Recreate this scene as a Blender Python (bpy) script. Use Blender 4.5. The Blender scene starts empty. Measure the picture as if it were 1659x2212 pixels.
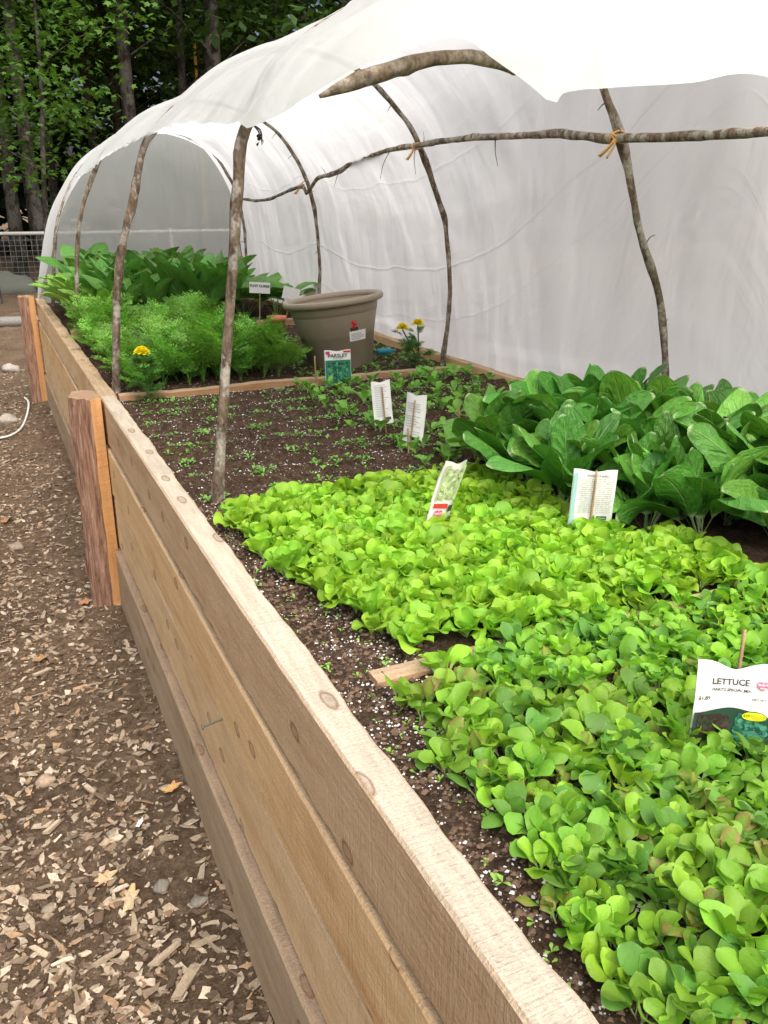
import bpy, math, random
from mathutils import Vector, Matrix, noise, Euler
R = random.Random(7)
C = bpy.context.scene.collection
sc = bpy.context.scene
pi = math.pi
def nz(x, y, z=0.0): return noise.noise(Vector((x, y, z)))
def lerp(a, b, t): return a + (b - a) * t

# ------------------------------------------------------------------ mesh builder
class MB:
    def __init__(s): s.v = []; s.f = []; s.c = []; s.uv = []; s.m = []
    def vert(s, p, c=(1, 1, 1), uv=(0, 0)):
        s.v.append((p[0], p[1], p[2])); s.c.append(c); s.uv.append(uv); return len(s.v) - 1
    def face(s, idx, m=0): s.f.append(tuple(idx)); s.m.append(m)
    def add(s, o, M):
        b0 = len(s.v)
        s.v.extend([tuple(M @ Vector(p)) for p in o.v]); s.c.extend(o.c); s.uv.extend(o.uv)
        s.f.extend([tuple(i+b0 for i in f) for f in o.f]); s.m.extend(o.m)
    def mesh(s, name, mats, smooth=True, origin=(0, 0, 0)):
        me = bpy.data.meshes.new(name)
        o = origin
        me.from_pydata([(p[0]-o[0], p[1]-o[1], p[2]-o[2]) for p in s.v], [], s.f)
        ca = me.color_attributes.new('Col', 'FLOAT_COLOR', 'POINT')
        flat = []
        for c in s.c: flat.extend((c[0], c[1], c[2], 1.0))
        ca.data.foreach_set('color', flat)
        ul = me.uv_layers.new(name='UVMap')
        li = [0] * len(me.loops); me.loops.foreach_get('vertex_index', li)
        fl = []
        for i in li: fl.extend(s.uv[i])
        ul.data.foreach_set('uv', fl)
        for m in mats: me.materials.append(m)
        me.polygons.foreach_set('material_index', s.m)
        me.polygons.foreach_set('use_smooth', [smooth] * len(me.polygons))
        me.update(); return me
    def obj(s, name, mats, smooth=True, origin=(0, 0, 0), **k):
        if not isinstance(mats, (list, tuple)): mats = [mats]
        me = s.mesh(name, mats, smooth, origin)
        return place(name, me, origin, **k)
def place(name, me, loc=(0, 0, 0), rot=(0, 0, 0), scale=1.0, parent=None, label=None, cat=None, group=None, kind=None):
    ob = bpy.data.objects.new(name, me); C.objects.link(ob)
    ob.location = loc; ob.rotation_euler = rot
    ob.scale = (scale,) * 3 if not isinstance(scale, tuple) else scale
    if parent: ob.parent = parent
    if label: ob["label"] = label
    if cat: ob["category"] = cat
    if group: ob["group"] = group
    if kind: ob["kind"] = kind
    return ob

def catmull(pts, n):
    P = [Vector(p) for p in pts]
    P = [P[0]*2 - P[1]] + P + [P[-1]*2 - P[-2]]
    dense = []
    for i in range(1, len(P) - 2):
        for k in range(16):
            t = k / 16
            a, b, c, d = P[i-1], P[i], P[i+1], P[i+2]
            dense.append(0.5 * ((2*b) + (c-a)*t + (2*a-5*b+4*c-d)*t*t + (3*b-a-3*c+d)*t*t*t))
    dense.append(P[-2])
    L = [0]
    for i in range(1, len(dense)): L.append(L[-1] + (dense[i]-dense[i-1]).length)
    out = []; j = 0
    for k in range(n):
        s = L[-1] * k / (n-1)
        while j < len(L)-2 and L[j+1] < s: j += 1
        seg = L[j+1]-L[j]
        t = 0 if seg < 1e-9 else min(1, max(0, (s-L[j])/seg))
        out.append(dense[j].lerp(dense[j+1], t))
    return out

def tube(mb, pts, rad, seg=10, rough=0.0, col=(1, 1, 1), n=None, cap=True, knots=0, m=0, seed=0):
    P = catmull(pts, n or max(4, len(pts)*4)) if n != 0 else [Vector(p) for p in pts]
    N = len(P); base = len(mb.v)
    up = None; length = 0
    kn = [(R.random(), R.random()*2*pi) for _ in range(knots)]
    for i, p in enumerate(P):
        t = (P[min(i+1, N-1)] - P[max(i-1, 0)]).normalized()
        if up is None:
            up = t.orthogonal().normalized()
        up = (up - t * up.dot(t)).normalized()
        side = t.cross(up)
        s = i/(N-1)
        r = rad(s) if callable(rad) else (lerp(rad[0], rad[1], s) if isinstance(rad, tuple) else rad)
        if i: length += (p-P[i-1]).length
        for k in range(seg):
            a = 2*pi*k/seg
            rr = r
            if rough: rr *= 1 + rough*nz(math.cos(a)*1.5+seed, math.sin(a)*1.5, length*18) + rough*.8*nz(seed, length*7, 3)
            for (ks, ka) in kn:
                d = ((s-ks)*N*.35)**2 + (math.atan2(math.sin(a-ka), math.cos(a-ka)))**2
                if d < 2: rr += r*.55*math.exp(-d*2.2)
            mb.vert(p + (up*math.cos(a) + side*math.sin(a))*rr, col, (k/seg, length))
    for i in range(N-1):
        for k in range(seg):
            a = base+i*seg+k; b = base+i*seg+(k+1) % seg
            mb.face((a, b, b+seg, a+seg), m)
    if cap:
        mb.face([base+k for k in range(seg)][::-1], m)
        mb.face([base+(N-1)*seg+k for k in range(seg)], m)
    return P

# ------------------------------------------------------------------ materials
def new_mat(name):
    m = bpy.data.materials.new(name); m.use_nodes = True
    nt = m.node_tree; b = nt.nodes['Principled BSDF']; return m, nt, b
def nd(nt, typ, **k):
    n = nt.nodes.new(typ)
    for a, v in k.items(): setattr(n, a, v)
    return n
def lk(nt, a, b): nt.links.new(a, b)
def noise_n(nt, vec, scale, detail=4, rough=.55, dist=0):
    n = nd(nt, 'ShaderNodeTexNoise'); n.inputs['Scale'].default_value = scale
    n.inputs['Detail'].default_value = detail; n.inputs['Roughness'].default_value = rough
    n.inputs['Distortion'].default_value = dist
    if vec is not None: lk(nt, vec, n.inputs['Vector'])
    return n
def mapping(nt, vec, scale=(1, 1, 1), rot=(0, 0, 0)):
    n = nd(nt, 'ShaderNodeMapping'); n.inputs['Scale'].default_value = scale
    n.inputs['Rotation'].default_value = rot; lk(nt, vec, n.inputs['Vector']); return n.outputs[0]
def ramp(nt, fac, stops):
    n = nd(nt, 'ShaderNodeValToRGB'); cr = n.color_ramp
    while len(cr.elements) < len(stops): cr.elements.new(.5)
    for e, (p, c) in zip(cr.elements, stops):
        e.position = p; e.color = (c[0], c[1], c[2], 1) if not isinstance(c, (int, float)) else (c, c, c, 1)
    lk(nt, fac, n.inputs[0]); return n.outputs[0]
def mixn(nt, fac, a, b, mode='MIX'):
    n = nd(nt, 'ShaderNodeMix', data_type='RGBA', blend_type=mode)
    for sock, v in ((0, fac), (6, a), (7, b)):
        if isinstance(v, (int, float)): n.inputs[sock].default_value = v
        elif isinstance(v, tuple): n.inputs[sock].default_value = (v[0], v[1], v[2], 1)
        else: lk(nt, v, n.inputs[sock])
    return n.outputs[2]
def math_n(nt, op, a, b=None, c=None, clamp=False):
    n = nd(nt, 'ShaderNodeMath', operation=op, use_clamp=clamp)
    for i, v in enumerate((a, b, c)):
        if v is None: continue
        if isinstance(v, (int, float)): n.inputs[i].default_value = v
        else: lk(nt, v, n.inputs[i])
    return n.outputs[0]
def bump(nt, b, h, strength=.5, dist=.01):
    n = nd(nt, 'ShaderNodeBump'); n.inputs['Strength'].default_value = strength
    n.inputs['Distance'].default_value = dist; lk(nt, h, n.inputs['Height'])
    lk(nt, n.outputs[0], b.inputs['Normal']); return n.outputs[0]
def objco(nt): return nd(nt, 'ShaderNodeTexCoord').outputs['Object']

def wood_mat(name, c1, c2, c3, top=None, axis='Y', wet=0.25, off=0.0):
    m, nt, b = new_mat(name)
    co = objco(nt)
    if off:
        mp = nd(nt, 'ShaderNodeMapping'); mp.inputs['Location'].default_value = (off, off*3.1, off*1.7); lk(nt, co, mp.inputs['Vector']); co = mp.outputs[0]
    st = {'Y': (30, 1.6, 34), 'X': (1.6, 30, 30), 'Z': (26, 26, 1.3)}[axis]
    st2 = {'Y': (70, 7, 110), 'X': (6, 70, 90), 'Z': (60, 60, 4)}[axis]
    g = noise_n(nt, mapping(nt, co, st), 1, 6, .6, .5)
    g2 = noise_n(nt, mapping(nt, co, st2), 1, 5, .7, .3)
    big = noise_n(nt, mapping(nt, co, {'Y': (4, 2.6, 10), 'X': (1.2, 4, 5), 'Z': (4, 4, 1)}[axis]), 1, 6, .7)
    saw = noise_n(nt, mapping(nt, co, {'Y': (8, 150, 10), 'X': (90, 8, 8), 'Z': (8, 8, 90)}[axis]), 1, 3, .6)
    col = ramp(nt, g.outputs[0], [(.25, c1), (.5, c2), (.75, c3)])
    col = mixn(nt, math_n(nt, 'MULTIPLY', ramp(nt, big.outputs[0], [(.46, 0), (.68, 1)]), wet+.25), col, (c1[0]*.72, c1[1]*.56, c1[2]*.42))
    col = mixn(nt, .22, col, ramp(nt, g2.outputs[0], [(.3, .5), (.7, 1.0)]), 'MULTIPLY')
    col = mixn(nt, .18, col, ramp(nt, saw.outputs[0], [(.35, .6), (.6, 1.0)]), 'MULTIPLY')
    sm = noise_n(nt, mapping(nt, co, (190, 190, 190)), 1, 3, .7)
    col = mixn(nt, .28, col, ramp(nt, sm.outputs[0], [(.3, .4), (.56, 1.0)]), 'MULTIPLY')
    def knots(sc_, thr):
        wn = noise_n(nt, mapping(nt, co, (9, 9, 9)), 1, 2)
        vo = nd(nt, 'ShaderNodeTexVoronoi'); vo.inputs['Scale'].default_value = 1
        lk(nt, mapping(nt, co, sc_), vo.inputs['Vector'])
        d = math_n(nt, 'ADD', vo.outputs['Distance'], math_n(nt, 'MULTIPLY', wn.outputs[0], .03))
        return ramp(nt, d, [(0, .7), (thr*.55, .45), (thr*.75, 1.0), (thr, 0)])
    # knots sit on the plank face plane: 2D cells in (length, height)
    def flat2(vec, ax):
        s = nd(nt, 'ShaderNodeSeparateXYZ'); lk(nt, vec, s.inputs[0]); c = nd(nt, 'ShaderNodeCombineXYZ')
        lk(nt, s.outputs[{'X': 0, 'Y': 1, 'Z': 2}[ax[0]]], c.inputs[0]); lk(nt, s.outputs[{'X': 0, 'Y': 1, 'Z': 2}[ax[1]]], c.inputs[1]); return c.outputs[0]
    def knots2(ax, s1, s2, thr):
        v = mapping(nt, flat2(co, ax), (s1, s2, 0))
        vo = nd(nt, 'ShaderNodeTexVoronoi', voronoi_dimensions='2D'); vo.inputs['Scale'].default_value = 1; lk(nt, v, vo.inputs['Vector'])
        wn = noise_n(nt, mapping(nt, co, (30, 30, 30)), 1, 2)
        d = math_n(nt, 'ADD', vo.outputs['Distance'], math_n(nt, 'MULTIPLY', math_n(nt, 'SUBTRACT', wn.outputs[0], .5), .06))
        return ramp(nt, d, [(0, .6), (thr*.5, .35), (thr*.75, 1.0), (thr, 0)])
    kn = knots2({'Y': 'YZ', 'X': 'XZ', 'Z': 'ZX'}[axis], 3.1, 4.6, .075)
    col = mixn(nt, math_n(nt, 'MULTIPLY', kn, .75), col, (.17, .075, .032))
    if top is not None:
        geo = nd(nt, 'ShaderNodeNewGeometry'); sx = nd(nt, 'ShaderNodeSeparateXYZ'); lk(nt, geo.outputs['True Normal'], sx.inputs[0])
        tf = ramp(nt, sx.outputs['Z'], [(.6, 0), (.8, 1)])
        tc = mixn(nt, g.outputs[0], tuple(x*.72 for x in top), top)
        tc = mixn(nt, .6, tc, ramp(nt, g2.outputs[0], [(.3, .5), (.62, 1.0)]), 'MULTIPLY')
        tc = mixn(nt, math_n(nt, 'MULTIPLY', ramp(nt, big.outputs[0], [(.48, 0), (.68, 1)]), .5), tc, tuple(x*.5 for x in top))
        tc = mixn(nt, .35, tc, ramp(nt, sm.outputs[0], [(.3, .4), (.62, 1.0)]), 'MULTIPLY')
        kt = knots2({'Y': 'YX', 'X': 'XY', 'Z': 'XY'}[axis], 3.3, 9.0, .11)
        tc = mixn(nt, math_n(nt, 'MULTIPLY', kt, .75), tc, (.16, .08, .04))
        col = mixn(nt, tf, col, tc)
    lk(nt, col, b.inputs['Base Color']); b.inputs['Roughness'].default_value = .88
    b.inputs['Specular IOR Level'].default_value = .15
    h = math_n(nt, 'ADD', math_n(nt, 'MULTIPLY', g2.outputs[0], .8), math_n(nt, 'ADD', math_n(nt, 'MULTIPLY', saw.outputs[0], .7), math_n(nt, 'MULTIPLY', sm.outputs[0], .7)))
    bump(nt, b, h, .8, .004)
    return m
M_rail = wood_mat('rail_wood', (.56, .38, .215), (.66, .47, .285), (.72, .53, .34), top=(.70, .61, .48))
M_board = wood_mat('board_wood', (.71, .46, .225), (.80, .55, .285), (.84, .60, .33), top=(.6, .44, .28), off=3.3)
M_board2 = wood_mat('board_wood_pale', (.70, .48, .26), (.78, .56, .32), (.82, .61, .37), top=(.6, .44, .28), off=7.7)
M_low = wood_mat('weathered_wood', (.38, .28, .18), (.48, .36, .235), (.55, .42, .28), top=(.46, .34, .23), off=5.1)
M_div = wood_mat('divider_wood', (.36, .21, .10), (.50, .31, .17), (.58, .40, .24), top=(.60, .43, .28), axis='X')
M_post = wood_mat('post_wood', (.56, .28, .105), (.68, .375, .16), (.72, .43, .20), top=(.46, .31, .20), axis='Z')
M_stick = wood_mat('stick_wood', (.34, .2, .1), (.45, .3, .17), (.5, .36, .2), axis='Z')
M_end = wood_mat('end_wood', (.33, .17, .07), (.46, .26, .12), (.56, .36, .18), top=(.5, .40, .27), axis='X')

def bark_mat(name, dark, mid, pale, s=1.0, lich=.5):
    m, nt, b = new_mat(name); co = objco(nt)
    a = noise_n(nt, mapping(nt, co, (45*s, 45*s, 20*s)), 1, 6, .65)
    p = noise_n(nt, mapping(nt, co, (22*s, 22*s, 16*s)), 1, 5, .6)
    q = noise_n(nt, mapping(nt, co, (130*s, 130*s, 90*s)), 1, 3, .6)
    r2 = noise_n(nt, mapping(nt, co, (9*s, 9*s, 7*s)), 1, 3, .6)
    col = ramp(nt, a.outputs[0], [(.36, dark), (.58, mid)])
    col = mixn(nt, math_n(nt, 'MULTIPLY', ramp(nt, p.outputs[0], [(.48, 0), (.55, 1)]), lich), col, pale)
    col = mixn(nt, .55, col, ramp(nt, r2.outputs[0], [(.35, .35), (.6, 1.0)]), 'MULTIPLY')
    col = mixn(nt, .6, col, ramp(nt, q.outputs[0], [(.35, .35), (.6, 1.0)]), 'MULTIPLY')
    lk(nt, col, b.inputs['Base Color']); b.inputs['Roughness'].default_value = .9
    b.inputs['Specular IOR Level'].default_value = .15
    bump(nt, b, math_n(nt, 'ADD', a.outputs[0], math_n(nt, 'MULTIPLY', q.outputs[0], .5)), .9, .004/s)
    return m
M_pole = bark_mat('sapling_bark', (.10, .07, .048), (.26, .20, .145), (.50, .47, .40), 1, .7)
M_branch = bark_mat('branch_bark', (.16, .12, .08), (.32, .25, .17), (.46, .41, .33), 1, .5)
M_tree = bark_mat('tree_bark', (.02, .017, .013), (.07, .06, .048), (.18, .17, .15), .25, .5)
m, nt, b = new_mat('cedar_bark'); co = objco(nt)
a = noise_n(nt, mapping(nt, co, (90, 90, 7)), 1, 6, .7, .6)
lk(nt, ramp(nt, a.outputs[0], [(.36, (.11, .05, .03)), (.52, (.32, .175, .11)), (.7, (.50, .35, .26))]), b.inputs['Base Color'])
b.inputs['Roughness'].default_value = .95; bump(nt, b, a.outputs[0], 1, .014); M_bark = m

def attr_mat(name, rough=.6, trans=0.0, vary=.0, veins=False, bmp=None, spec=.3, tint=(1.1, 1.12, .6), grain=None):
    m, nt, b = new_mat(name)
    at = nd(nt, 'ShaderNodeAttribute', attribute_name='Col'); col = at.outputs['Color']
    nb = None
    if vary:
        oi = nd(nt, 'ShaderNodeObjectInfo')
        hs = nd(nt, 'ShaderNodeHueSaturation'); lk(nt, col, hs.inputs['Color'])
        lk(nt, math_n(nt, 'MULTIPLY_ADD', oi.outputs['Random'], .018, .491), hs.inputs['Hue'])
        lk(nt, math_n(nt, 'MULTIPLY_ADD', oi.outputs['Random'], vary, 1-vary*.5), hs.inputs['Value']); col = hs.outputs[0]
    if grain:
        gn = noise_n(nt, objco(nt), grain, 4, .7)
        col = mixn(nt, .7, col, ramp(nt, gn.outputs[0], [(.3, .45), (.7, 1.1)]), 'MULTIPLY')
        nb = bump(nt, b, gn.outputs[0], .6, .3/grain)
    if veins:
        uv = nd(nt, 'ShaderNodeSeparateXYZ'); tc = nd(nt, 'ShaderNodeTexCoord'); lk(nt, tc.outputs['UV'], uv.inputs[0])
        d = math_n(nt, 'MULTIPLY', math_n(nt, 'ABSOLUTE', math_n(nt, 'SUBTRACT', uv.outputs[0], .5)), 2)
        rib = ramp(nt, d, [(.02, 1), (.07, 0)])
        wv = noise_n(nt, tc.outputs['UV'], 6, 2)
        ph = math_n(nt, 'FRACT', math_n(nt, 'ADD', math_n(nt, 'MULTIPLY', math_n(nt, 'SUBTRACT', uv.outputs[1], math_n(nt, 'MULTIPLY', d, .16)), 9), wv.outputs[0]))
        tri = math_n(nt, 'ABSOLUTE', math_n(nt, 'SUBTRACT', ph, .5))
        sv = math_n(nt, 'MULTIPLY', ramp(nt, tri, [(.0, 1), (.07, 0)]), .35)
        vv = math_n(nt, 'MAXIMUM', rib, sv)
        col = mixn(nt, math_n(nt, 'MULTIPLY', vv, .32), col, (.36, .55, .18))
        nn = noise_n(nt, tc.outputs['UV'], 9, 3)
        nb = bump(nt, b, math_n(nt, 'ADD', math_n(nt, 'MULTIPLY', tri, .9), math_n(nt, 'SUBTRACT', math_n(nt, 'MULTIPLY', nn.outputs[0], 2.2), vv)), .65, .006)
    elif bmp:
        nn = noise_n(nt, objco(nt), bmp, 3); nb = bump(nt, b, nn.outputs[0], .35, .5/bmp)
    lk(nt, col, b.inputs['Base Color']); b.inputs['Roughness'].default_value = rough
    b.inputs['Specular IOR Level'].default_value = spec
    if trans:
        tr = nd(nt, 'ShaderNodeBsdfTranslucent'); lk(nt, mixn(nt, 1.0, col, tint, 'MULTIPLY'), tr.inputs['Color'])
        if nb is not None: lk(nt, nb, tr.inputs['Normal'])
        mx = nd(nt, 'ShaderNodeMixShader'); mx.inputs[0].default_value = trans
        lk(nt, b.outputs[0], mx.inputs[1]); lk(nt, tr.outputs[0], mx.inputs[2])
        lk(nt, mx.outputs[0], nt.nodes['Material Output'].inputs['Surface'])
    return m
M_let = attr_mat('lettuce_leaf', .45, .36, .26, bmp=180, spec=.3)
M_chard = attr_mat('chard_leaf', .36, .20, .2, veins=True, spec=.35)
M_fine = attr_mat('fine_foliage', .55, .3, .2)
M_forest = attr_mat('forest_leaf', .6, .35, .2)
M_chip = attr_mat('wood_chip', .9, grain=160, spec=.15)
M_perl = attr_mat('perlite', .8)
M_print = attr_mat('printed_paper', .38, .0)
M_petal = attr_mat('petal', .6, .2, tint=(1.1, 1.1, .6))
M_stone = attr_mat('stone_surface', .85, grain=60)
M_misc = attr_mat('plain_painted', .5)

m, nt, b = new_mat('soil_surface'); co = objco(nt)
a = noise_n(nt, co, 40, 8, .7); a2 = noise_n(nt, co, 160, 5, .75); a3 = noise_n(nt, co, 5, 4)
col = ramp(nt, a.outputs[0], [(.3, (.055, .034, .022)), (.55, (.14, .09, .06)), (.75, (.24, .165, .115))])
col = mixn(nt, .6, col, ramp(nt, a2.outputs[0], [(.32, .3), (.66, 1.3)]), 'MULTIPLY')
col = mixn(nt, .4, col, ramp(nt, a3.outputs[0], [(.35, .5), (.65, 1.2)]), 'MULTIPLY')
lk(nt, col, b.inputs['Base Color']); b.inputs['Roughness'].default_value = .95; b.inputs['Specular IOR Level'].default_value = .1
bump(nt, b, math_n(nt, 'ADD', a.outputs[0], a2.outputs[0]), 1, .015); M_soil = m

m, nt, b = new_mat('mulch_ground'); co = objco(nt)
a = noise_n(nt, co, 30, 8, .7); a2 = noise_n(nt, co, 140, 5, .75); a3 = noise_n(nt, co, 2.5, 4)
col = ramp(nt, a.outputs[0], [(.3, (.10, .066, .042)), (.5, (.225, .155, .10)), (.72, (.37, .285, .20))])
col = mixn(nt, .55, col, ramp(nt, a2.outputs[0], [(.32, .35), (.66, 1.3)]), 'MULTIPLY')
col = mixn(nt, .5, col, ramp(nt, a3.outputs[0], [(.35, .45), (.6, 1.2)]), 'MULTIPLY')
lk(nt, col, b.inputs['Base Color']); b.inputs['Roughness'].default_value = .95; b.inputs['Specular IOR Level'].default_value = .1
bump(nt, b, math_n(nt, 'ADD', a.outputs[0], a2.outputs[0]), 1, .02); M_ground = m

def film_mat(name, col, transp, transl, gloss):
    m, nt, b = new_mat(name)
    out = nt.nodes['Material Output']; nt.nodes.remove(b)
    tc = nd(nt, 'ShaderNodeTexCoord'); uv = tc.outputs['UV']
    w1 = noise_n(nt, mapping(nt, uv, (3.2, 1.2, 1), (0, 0, .3)), 1, 2, .45, .8)
    w2 = noise_n(nt, mapping(nt, uv, (9, 2.6, 1), (0, 0, -.2)), 1, 2, .5, .9)
    w3 = noise_n(nt, mapping(nt, uv, (1.8, 6, 1), (0, 0, .1)), 1, 3, .5, .5)
    sx = nd(nt, 'ShaderNodeSeparateXYZ'); lk(nt, uv, sx.inputs[0])
    wob = noise_n(nt, mapping(nt, uv, (2, 0, 1)), 1, 2)
    cr = None
    for v0, st in ((1.62, .6), (2.05, 1.0), (1.05, .6), (.62, .6), (2.3, .5)):
        d = math_n(nt, 'ABSOLUTE', math_n(nt, 'SUBTRACT', math_n(nt, 'ADD', sx.outputs[1], math_n(nt, 'MULTIPLY', wob.outputs[0], .10)), v0+.05))
        l = math_n(nt, 'MULTIPLY', ramp(nt, d, [(0, 1), (.010, 0)]), st)
        cr = l if cr is None else math_n(nt, 'MAXIMUM', cr, l)
    h = math_n(nt, 'ADD', math_n(nt, 'MULTIPLY', w1.outputs[0], 1.3), math_n(nt, 'ADD', math_n(nt, 'MULTIPLY', w2.outputs[0], .25), math_n(nt, 'MULTIPLY', w3.outputs[0], .4)))
    h = math_n(nt, 'ADD', h, math_n(nt, 'MULTIPLY', cr, .10))
    bp = nd(nt, 'ShaderNodeBump'); bp.inputs['Strength'].default_value = .5; bp.inputs['Distance'].default_value = .045
    lk(nt, h, bp.inputs['Height'])
    cc = mixn(nt, ramp(nt, w3.outputs[0], [(.4, 0), (.75, .5)]), col, tuple(x*.96 for x in col))
    cc = mixn(nt, math_n(nt, 'MULTIPLY', cr, .25), cc, tuple(x*.78 for x in col))
    df = nd(nt, 'ShaderNodeBsdfDiffuse'); tl = nd(nt, 'ShaderNodeBsdfTranslucent'); gl = nd(nt, 'ShaderNodeBsdfGlossy'); tp = nd(nt, 'ShaderNodeBsdfTransparent')
    gl.inputs['Roughness'].default_value = .28
    for s in (df, tl): lk(nt, cc, s.inputs['Color'])
    for s in (df, tl, gl): lk(nt, bp.outputs[0], s.inputs['Normal'])
    m1 = nd(nt, 'ShaderNodeMixShader'); m1.inputs[0].default_value = transl; lk(nt, df.outputs[0], m1.inputs[1]); lk(nt, tl.outputs[0], m1.inputs[2])
    m2 = nd(nt, 'ShaderNodeMixShader'); m2.inputs[0].default_value = gloss; lk(nt, m1.outputs[0], m2.inputs[1]); lk(nt, gl.outputs[0], m2.inputs[2])
    m3 = nd(nt, 'ShaderNodeMixShader'); m3.inputs[0].default_value = transp; lk(nt, m2.outputs[0], m3.inputs[1]); lk(nt, tp.outputs[0], m3.inputs[2])
    lk(nt, m3.outputs[0], out.inputs['Surface']); return m
M_film = film_mat('plastic_film', (.972, .980, .99), .08, .64, .03)
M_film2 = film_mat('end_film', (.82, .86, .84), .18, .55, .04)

# ------------------------------------------------------------------ ground
def ground_z(x, y):
    z = .012*nz(x*9, y*9) + .02*nz(x*2, y*2, 4)
    if -1.5 < x < .45 and 0 < y < 9: z += .05*max(0, 1-abs(x-.33)/.28)*min(1, max(0, (y-1.2)/2.5))
    if abs(x) > 12 or y > 12: z += .05*nz(x*.3, y*.3)
    return z
def axis_coords(lo, hi, flo, fhi, step):
    n = int((fhi-flo)/step)
    fine = [flo+(fhi-flo)*i/n for i in range(n+1)]
    out = []; d = step; p = flo
    while p > lo: 
        out.append(p); p -= d; d *= 1.35
    out.append(lo); out = out[::-1][:-1] + fine
    d = step; p = fhi
    while p < hi:
        d *= 1.35; p += d; out.append(min(p, hi))
    return out
xs = axis_coords(-200, 200, -.9, .45, .018); ys = axis_coords(-200, 300, 1.0, 8, .03)
mb = MB()
for y in ys:
    for x in xs: mb.vert((x, y, ground_z(x, y)))
nx = len(xs)
for j in range(len(ys)-1):
    for i in range(nx-1):
        a = j*nx+i; mb.face((a, a+1, a+1+nx, a+nx))
mb.obj('ground', M_ground, kind='structure', label='brown mulch and dirt ground covered with wood chips', cat='ground')

CHC = [(.42, .33, .23), (.31, .23, .155), (.50, .41, .30), (.20, .14, .095), (.58, .49, .37), (.37, .30, .22), (.42, .28, .17), (.26, .19, .135), (.15, .105, .07)]
def chip(mb, p, L, W, T, az, tilt, col):
    M = Matrix.Translation(p) @ Euler((tilt[0], tilt[1], az)).to_matrix().to_4x4()
    b0 = len(mb.v)
    tap = R.uniform(.3, 1); sk = R.uniform(-.3, .3)
    ring = [(-1, -1), (-.2, -1.1), (1, -1), (1, 1), (.1, 1.1), (-1, 1)]
    jit = [(R.uniform(.65, 1.15), R.uniform(.55, 1.2)) for _ in ring]
    for zz in (-1, 1):
        for (ax, ay), (ja, jb) in zip(ring, jit):
            w = W*(tap if ax > 0 else 1)*(1 if zz < 0 else .92)
            q = Vector((ax*L*.5*ja+sk*W*ay, ay*w*.5*jb, zz*T*.5*R.uniform(.6, 1.2)))
            k = R.uniform(.8, 1.15)
            mb.vert(M @ q, tuple(c*k for c in col))
    mb.face([b0+i for i in range(6)][::-1]); mb.face([b0+6+i for i in range(6)])
    for i in range(6):
        j = (i+1) % 6; mb.face((b0+i, b0+j, b0+6+j, b0+6+i))
mb = MB()
for k in range(26000):
    y = 1.1 + 8*R.random()**1.7; x = R.uniform(-.75, .345) if y < 6 else R.uniform(-.9, .5)
    if nz(x*3, y*3, 9) < -.25 and R.random() < .75: continue
    if x > .20 and R.random() < .4: continue
    L = R.choice((.003, .004, .006, .009, .012, .017, .024)) * R.uniform(.8, 1.3)
    if R.random() < .03: L = R.uniform(.03, .055)
    W = L*R.uniform(.45, 1.05) if L < .03 else R.uniform(.008, .024)
    c = R.choice(CHC); g = R.uniform(.7, 1.2)
    chip(mb, Vector((x, y, ground_z(x, y)+.003+L*.06)), L, W, R.uniform(.0015, .005), R.uniform(0, pi), (R.gauss(0, .25), R.gauss(0, .25)), tuple(q*g for q in c))
mb.obj('wood_chips', M_chip, smooth=False, kind='stuff', label='scattered brown wood chip mulch on the path', cat='wood chips')
for (x, y, L, W, az) in ((.20, 1.42, .10, .026, .9), (.17, 1.50, .075, .018, .5), (.12, 1.62, .075, .016, 1.4), (.26, 1.50, .06, .020, .2), (.05, 1.55, .06, .018, .3), (.21, 2.35, .05, .016, 1.2), (-.02, 2.05, .06, .018, .6), (.02, 2.9, .08, .02, .4), (.25, 1.85, .055, .02, -.3), (.09, 2.15, .06, .014, 2.0)):
    mb = MB(); g = R.uniform(.85, 1.15); chip(mb, Vector((0, 0, 0)), L, W, .009, 0, (0, 0), (.46*g, .37*g, .265*g))
    place('wood_splinter', mb.mesh('wood_splinter', [M_chip], False), (x, y, ground_z(x, y)+.012), (R.uniform(-.2, .2), R.uniform(-.15, .15), az), label='large weathered wood splinter lying on mulch', cat='wood splinter', group='large splinters on the mulch path')

def rock(name, p, s, col, **k):
    mb = MB(); n = 14; mm = 9
    sd = R.random()*50
    for i in range(mm+1):
        th = pi*i/mm
        for j in range(n):
            ph = 2*pi*j/n
            d = Vector((math.sin(th)*math.cos(ph), math.sin(th)*math.sin(ph), math.cos(th)))
            r = 1+.45*nz(d.x*1.3+sd, d.y*1.3, d.z*1.3)+.12*nz(d.x*4+sd, d.y*4, d.z*4)
            mb.vert((d.x*r*s[0], d.y*r*s[1], d.z*r*s[2]), col)
    for i in range(mm):
        for j in range(n):
            a = i*n+j; b2 = i*n+(j+1) % n; mb.face((a, a+n, b2+n, b2))
    me = mb.mesh(name, [M_stone]); return place(name, me, p, **k)
for (x, y, s, c) in ((-.02, 2.27, .022, (.44, .33, .23)), (.2, 1.70, .017, (.25, .23, .19)), (.02, 2.5, .013, (.38, .28, .18)), (.0, 4.2, .03, (.3, .24, .18)), (.12, 1.95, .012, (.30, .26, .2)), (.08, 6.9, .06, (.42, .38, .32)), (.2, 9.2, .07, (.45, .4, .35)), (-.05, 1.75, .014, (.3, .25, .18)), (.27, 1.62, .016, (.25, .23, .18))):
    rock('stone', (x, y, ground_z(x, y)+s*.35), (s*1.2, s, s*.7), c, label='small brown stone lying in wood chips', cat='stone', group='stones on the mulch path')

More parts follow.
